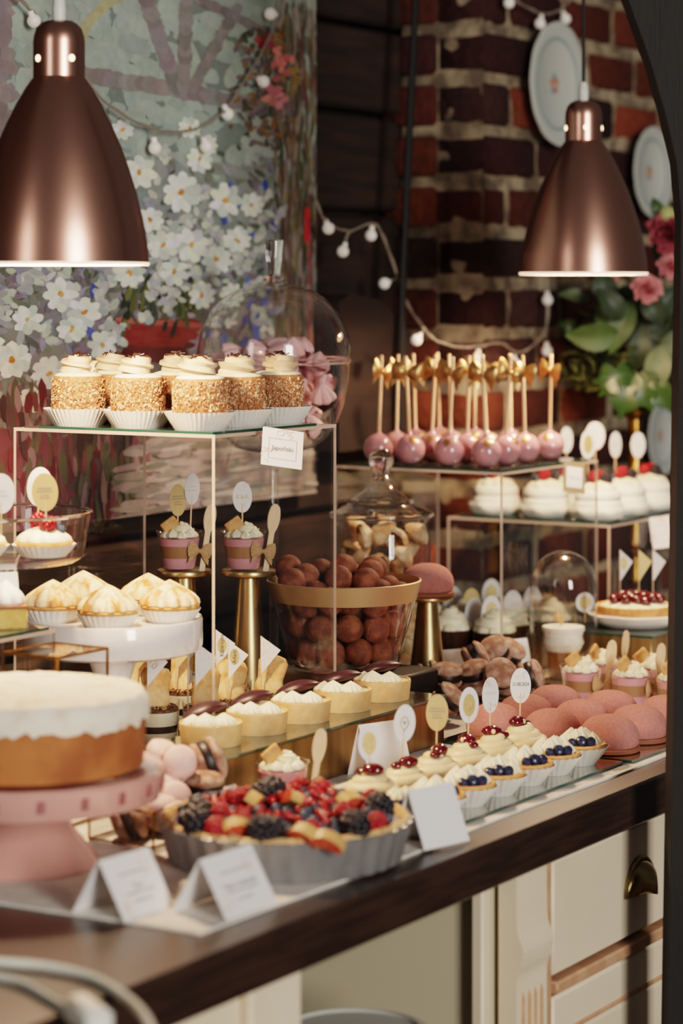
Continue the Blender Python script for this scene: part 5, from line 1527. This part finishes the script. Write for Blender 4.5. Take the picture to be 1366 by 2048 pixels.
tent('white tent card leaning right of the fruit tart at the front', W(-.021, .060, TOP), ROT - .25, .082, .070, .058, ((-.22, .05),), 'Tarta', .008)
tent('white tent card at the left front corner of the cloth', W(-.50, .185, TOP), ROT - .05, .088, .062, .075, ((-.3, .045), (-.62, .05), (-.75, .03)), 'Tort')
tent('white tent card in front of the fruit tart pan', W(-.432, .093, TOP), ROT - .05, .096, .062, .075, ((-.3, .05), (-.62, .055), (-.75, .03)), 'Tarta z owocami')

# ---- big fruit tart
FT = W(-.186, .171, TOP)
r = thing('fruit_tart', 'large fruit tart with berries and figs in a fluted grey tin', 'tart', FT, 0)
b = MB()
fm = lambda a, k, z: 1 + (.012 * cos(34 * a) if 1 <= k <= 4 else 0)
b.lathe([(0, 0), (.140, 0), (.143, .003), (.153, .045), (.1555, .049), (.153, .050), (.150, .046), (.146, .034)], 204, 0, None, fm); b.build('tin', 'tin_grey', r)
b = MB(); b.lathe([(.1515, .046), (.1515, .052), (.147, .0545), (.143, .051), (.140, .046), (0, .046)], 204, 0, None, fm); b.build('crust', 'crust_pale', r)
b = MB(); b.lathe([(.140, .0465), (.12, .052), (.06, .060), (0, .063)], 48); b.build('berry_filling', 'plum', r)
def tz(x, y): return .0485 + .015 * (1 - (x * x + y * y) / .0196)
q = random.Random(21); used = []
def tpx(px, py, z=.062):
    Y = (H - TOP - z) * F / (py - HOR); return ((px - 683) / F * Y - FT.x, Y - FT.y)
figs = [(478, 1632, .4), (612, 1640, -.5), (700, 1592, .8), (580, 1598, 2.0), (655, 1645, -.2), (505, 1598, 1.4)]
for px, py, rz in figs:
    x, y = tpx(px, py, .075)
    b = MB(); pr_ = []
    for i in range(9):
        a = PI * i / 8
        pr_.append((.021 * cos(a), .016 * sin(a)))
    b.prism(pr_, -.008, .008, 0, None, 'y', 1)
    b.build('fig_wedge', ['fig', 'fig_skin'], r, (x, y, tz(x, y) + .006), (.5, .3, rz)); used.append((x, y, .017))
def berries(me, name, lst, dz, sc, rad):
    for px, py in lst:
        x, y = tpx(px, py, .07)
        if math.hypot(x, y) > .136: k = .136 / math.hypot(x, y); x *= k; y *= k
        put(me, name, r, (x, y, tz(x, y) + dz), (q.uniform(-1, 1), q.uniform(-1, 1), q.uniform(0, 6)), sc * q.uniform(.93, 1.07)); used.append((x, y, rad))
berries(me_bk, 'blackberry', [(545, 1588), (528, 1598), (512, 1658), (400, 1618), (725, 1640), (535, 1650), (760, 1605), (385, 1632)], .012, 1.45, .015)
berries(me_r, 'raspberry', [(490, 1690), (765, 1628), (480, 1600), (395, 1650), (440, 1620), (420, 1640), (670, 1685), (640, 1580), (690, 1620), (745, 1590), (600, 1570)], .010, 1.25, .012)
n_b = 0
for i in range(900):
    a = q.uniform(0, 6.283); rr = .134 * math.sqrt(q.random()); x, y = rr * cos(a), rr * sin(a)
    if any(math.hypot(x - u[0], y - u[1]) < u[2] + .0065 for u in used): continue
    if rr > .100 or (q.random() < .12):
        if n_b < 86: put(me_bb, 'blueberry', r, (x, y, tz(x, y) + .005), (q.uniform(-1, 1), q.uniform(-1, 1), 0), q.uniform(.95, 1.25)); used.append((x, y, .0066)); n_b += 1
rc_ = MB(); rc_.ball((0, 0, 0), .0047, 0, 10, 7); me_rc = rc_.mesh('red_currant', ['currant'])
n_c = 0
for i in range(4000):
    if n_c >= 98: break
    a = q.uniform(0, 6.283); rr = .118 * math.sqrt(q.random()); x, y = rr * cos(a), rr * sin(a)
    if any(math.hypot(x - u[0], y - u[1]) < u[2] + .0035 for u in used): continue
    put(me_rc, 'red_currant', r, (x, y, tz(x, y) + .004 + q.uniform(0, .008)), (0, 0, 0), q.uniform(.9, 1.3)); used.append((x, y, .0042)); n_c += 1

# ---- flowers on a brass candlestick
FS = at(1270, 5.30, 0)
r = thing('brass_candlestick', 'tall turned brass candlestick carrying the flower arrangement', 'candlestick', Vector((FS.x, FS.y, ZC)))
fz = H - (812 - HOR) / F * FS.y
b = MB(); pf = [(0, 0), (.075, 0), (.075, .008), (.06, .014), (.03, .03), (.02, .05)]
z = .05
while z < fz - .06:
    pf += [(.015, z + .006), (.021, z + .014), (.021, z + .018), (.014, z + .026), (.019, z + .034), (.0155, z + .045), (.0165, z + .075)]; z += .078
pf += [(.014, fz - .03), (.026, fz - .018), (.027, fz - .010), (.018, fz - .004), (.030, fz), (0, fz)]
b.lathe(pf, 32); b.build('column', 'brass', r)
fa = thing('flower_arrangement', 'arrangement of green leaves, moss and pink carnations on the brass candlestick', 'flowers', Vector((FS.x, FS.y, ZC + fz)))
b = MB(); q = random.Random(31)
for i in range(260):
    a = q.uniform(0, 6.28); rr = .10 * q.random() ** .6; z = .03 + q.uniform(0, .30) * (1 - rr / .16)
    X = T(rr * cos(a) * 1.2 - .03, rr * sin(a) - .03, z) @ Euler((q.uniform(-2, 2), q.uniform(-2, 2), q.uniform(0, 6))).to_matrix().to_4x4()
    L = q.uniform(.02, .05)
    b.tube([(0, 0, 0), (.004, 0, L * .5), (0, .003, L)], [.0035, .003, .0006], 5, 0, X)
b.build('moss', 'moss', fa)['kind'] = 'stuff'
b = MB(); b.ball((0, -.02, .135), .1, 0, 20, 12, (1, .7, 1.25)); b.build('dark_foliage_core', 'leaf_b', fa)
def leaf(parent, px, py, L, Wd, ang, m, lean=0, dy=-.10, lobes=0, yaw=0):
    b = MB(); Yl = FS.y + dy
    def lf(u, v):
        w = sin(PI * u ** .8) ** .85 * Wd / 2
        if lobes: w *= 1 + .45 * sin(2 * PI * u * lobes)
        vv = v * 2 - 1
        return (L * u, -.012 * sin(PI * u) - .25 * abs(vv) * w, vv * w)
    b.sheet(lf, 20 if not lobes else 36, 6)
    p = pix(px, py, Yl) - parent.location
    o = b.build('leaf', m, parent, p, (lean, -ang, yaw)); return o
# (start pixel, length, width, angle upward from +x)
for px, py, L, Wd, an, m, le, dy in (
    (1240, 668, .115, .062, PI + .02, 'leaf_a', -.3, -.14), (1228, 700, .10, .05, PI * .62, 'leaf_a', .2, -.12), (1262, 600, .12, .055, -PI * .62, 'leaf_a', .1, -.13),
    (1322, 690, .105, .056, -PI * .56, 'leaf_d', 0, -.15), (1352, 660, .10, .05, -PI * .6, 'leaf_d', 0, -.08), (1285, 590, .075, .048, -PI * .3, 'leaf_b', 0, -.14), (1180, 600, .07, .03, PI * .95, 'leaf_d', .4, -.05),
    (1215, 620, .09, .055, PI * .55, 'leaf_b', 0, -.1), (1190, 560, .08, .05, PI * .2, 'leaf_b', 0, -.06), (1310, 520, .09, .045, PI * .35, 'leaf_b', 0, -.05), (1270, 740, .10, .05, PI * .45, 'leaf_b', 0, -.1),
    (1300, 740, .11, .034, -PI * .32, 'leaf_c', 0, -.16), (1245, 640, .085, .05, PI * .72, 'leaf_b', .2, -.16), (1320, 440, .05, .03, PI * .6, 'leaf_a', 0, -.1), (1290, 640, .1, .06, PI * .25, 'leaf_b', 0, -.1), (1160, 660, .05, .03, PI * .9, 'leaf_c', 0, -.02)):
    leaf(fa, px, py, L, Wd, an, m, le, dy)
for px, py, L, Wd, an in ((1265, 745, .085, .05, PI * 1.08), (1262, 748, .10, .05, -PI * .58), (1272, 745, .09, .045, -PI * .38), (1285, 742, .11, .04, -PI * .3), (1248, 742, .075, .045, PI * 1.25)):
    leaf(fa, px, py, L, Wd, an, 'leaf_c', .1, -.17, 2)
def carnation(px, py, s, m, dy, name='carnation'):
    b = MB(); q = random.Random(px)
    for k in range(26):
        a = k * 2.4; e = .1 + 1.25 * (k / 26); L = s * (.95 - .3 * k / 26)
        def pf_(u, v):
            vv = v * 2 - 1
            return (L * u, vv * L * .55 * u ** .6, .12 * s * sin(7 * v + k) * u * u + .1 * L * u)
        b.sheet(pf_, 5, 8, 0, Rz(a) @ Ry(-e))
    b.build(name, m, fa, pix(px, py, FS.y + dy) - fa.location, (1.25, q.uniform(-.3, .3), 0))
carnation(1293, 580, .034, 'petal_pink', -.19); carnation(1335, 470, .05, 'petal_rose', -.12, 'rose'); carnation(1340, 535, .03, 'petal_pink', -.08); carnation(1222, 555, .016, 'petal_pink', -.1)
b = MB(); b.ball((0, 0, 0), .019, 0, 14, 9, (1, 1, 1.15)); b.build('bud', 'bud', fa, pix(1334, 432, FS.y - .12) - fa.location)
b = MB()
for px, py in ((1245, 670), (1318, 690), (1293, 590), (1335, 480), (1270, 740)):
    p = pix(px, py, FS.y - .1) - fa.location
    b.tube([(0, 0, 0), (p.x * .4, p.y * .3, p.z * .6 + .02), tuple(p)], .0022, 6)
b.build('stem', 'leaf_b', fa)

# ================================================================ light
world = bpy.data.worlds.new('World'); scene.world = world; world.use_nodes = True
bg = world.node_tree.nodes['Background']; bg.inputs[0].default_value = (.72, .69, .66, 1); bg.inputs[1].default_value = .085
def area(name, loc, target, sx, sy, power, col):
    l = bpy.data.lights.new(name, 'AREA'); l.shape = 'RECTANGLE'; l.size = sx; l.size_y = sy; l.energy = power; l.color = col
    o = bpy.data.objects.new(name, l); COL.objects.link(o); o.location = loc
    o.rotation_euler = (Vector(target) - Vector(loc)).to_track_quat('-Z', 'Y').to_euler(); return o
def point(name, loc, power, col, rad):
    l = bpy.data.lights.new(name, 'POINT'); l.energy = power; l.color = col; l.shadow_soft_size = rad
    o = bpy.data.objects.new(name, l); COL.objects.link(o); o.location = loc; return o
area('window_daylight', (3.2, -2.9, 2.4), (0, 4, 1.3), 1.3, 2.7, 330, (1.0, .95, .87))
area('window_daylight_left', (-4.6, -2.6, 2.8), (0, 4, 1.3), 1.0, 3.2, 60, (1.0, .93, .84))
area('room_fill', (2.9, -3.2, 3.4), (0, 3.8, 1.0), 1.5, 1.5, 34, (1.0, .94, .86))
WARM = (1.0, .68, .43)
point('pendant_light_left', at(118, 3.40, 0) + Vector((0, 0, H - (525 - HOR) / F * 3.40 + .045)), 42, WARM, .03)
point('pendant_light_right', at(1167, 4.60, 0) + Vector((0, 0, H - (545 - HOR) / F * 4.60 + .045)), 34, WARM, .03)

# ================================================================ camera
cam = bpy.data.cameras.new('Camera'); co = bpy.data.objects.new('Camera', cam); COL.objects.link(co)
co.location = (0, 0, ZC + H); co.rotation_euler = (PI / 2, 0, 0)
cam.sensor_fit = 'HORIZONTAL'; cam.sensor_width = 36; cam.lens = 36 * F / 1366
cam.shift_y = -(1024 - HOR) / 1366
cam.dof.use_dof = True; cam.dof.focus_distance = 3.8; cam.dof.aperture_fstop = 4.2
cam.clip_start = .05
scene.camera = co
cy = scene.cycles
cy.max_bounces = 10; cy.transparent_max_bounces = 40; cy.glossy_bounces = 5; cy.transmission_bounces = 10; cy.diffuse_bounces = 3
cy.caustics_reflective = False; cy.caustics_refractive = False; cy.sample_clamp_indirect = 4
cy.use_denoising = True
scene.view_settings.view_transform = 'Filmic'
scene.view_settings.look = 'Medium High Contrast'
scene.view_settings.exposure = 0.1
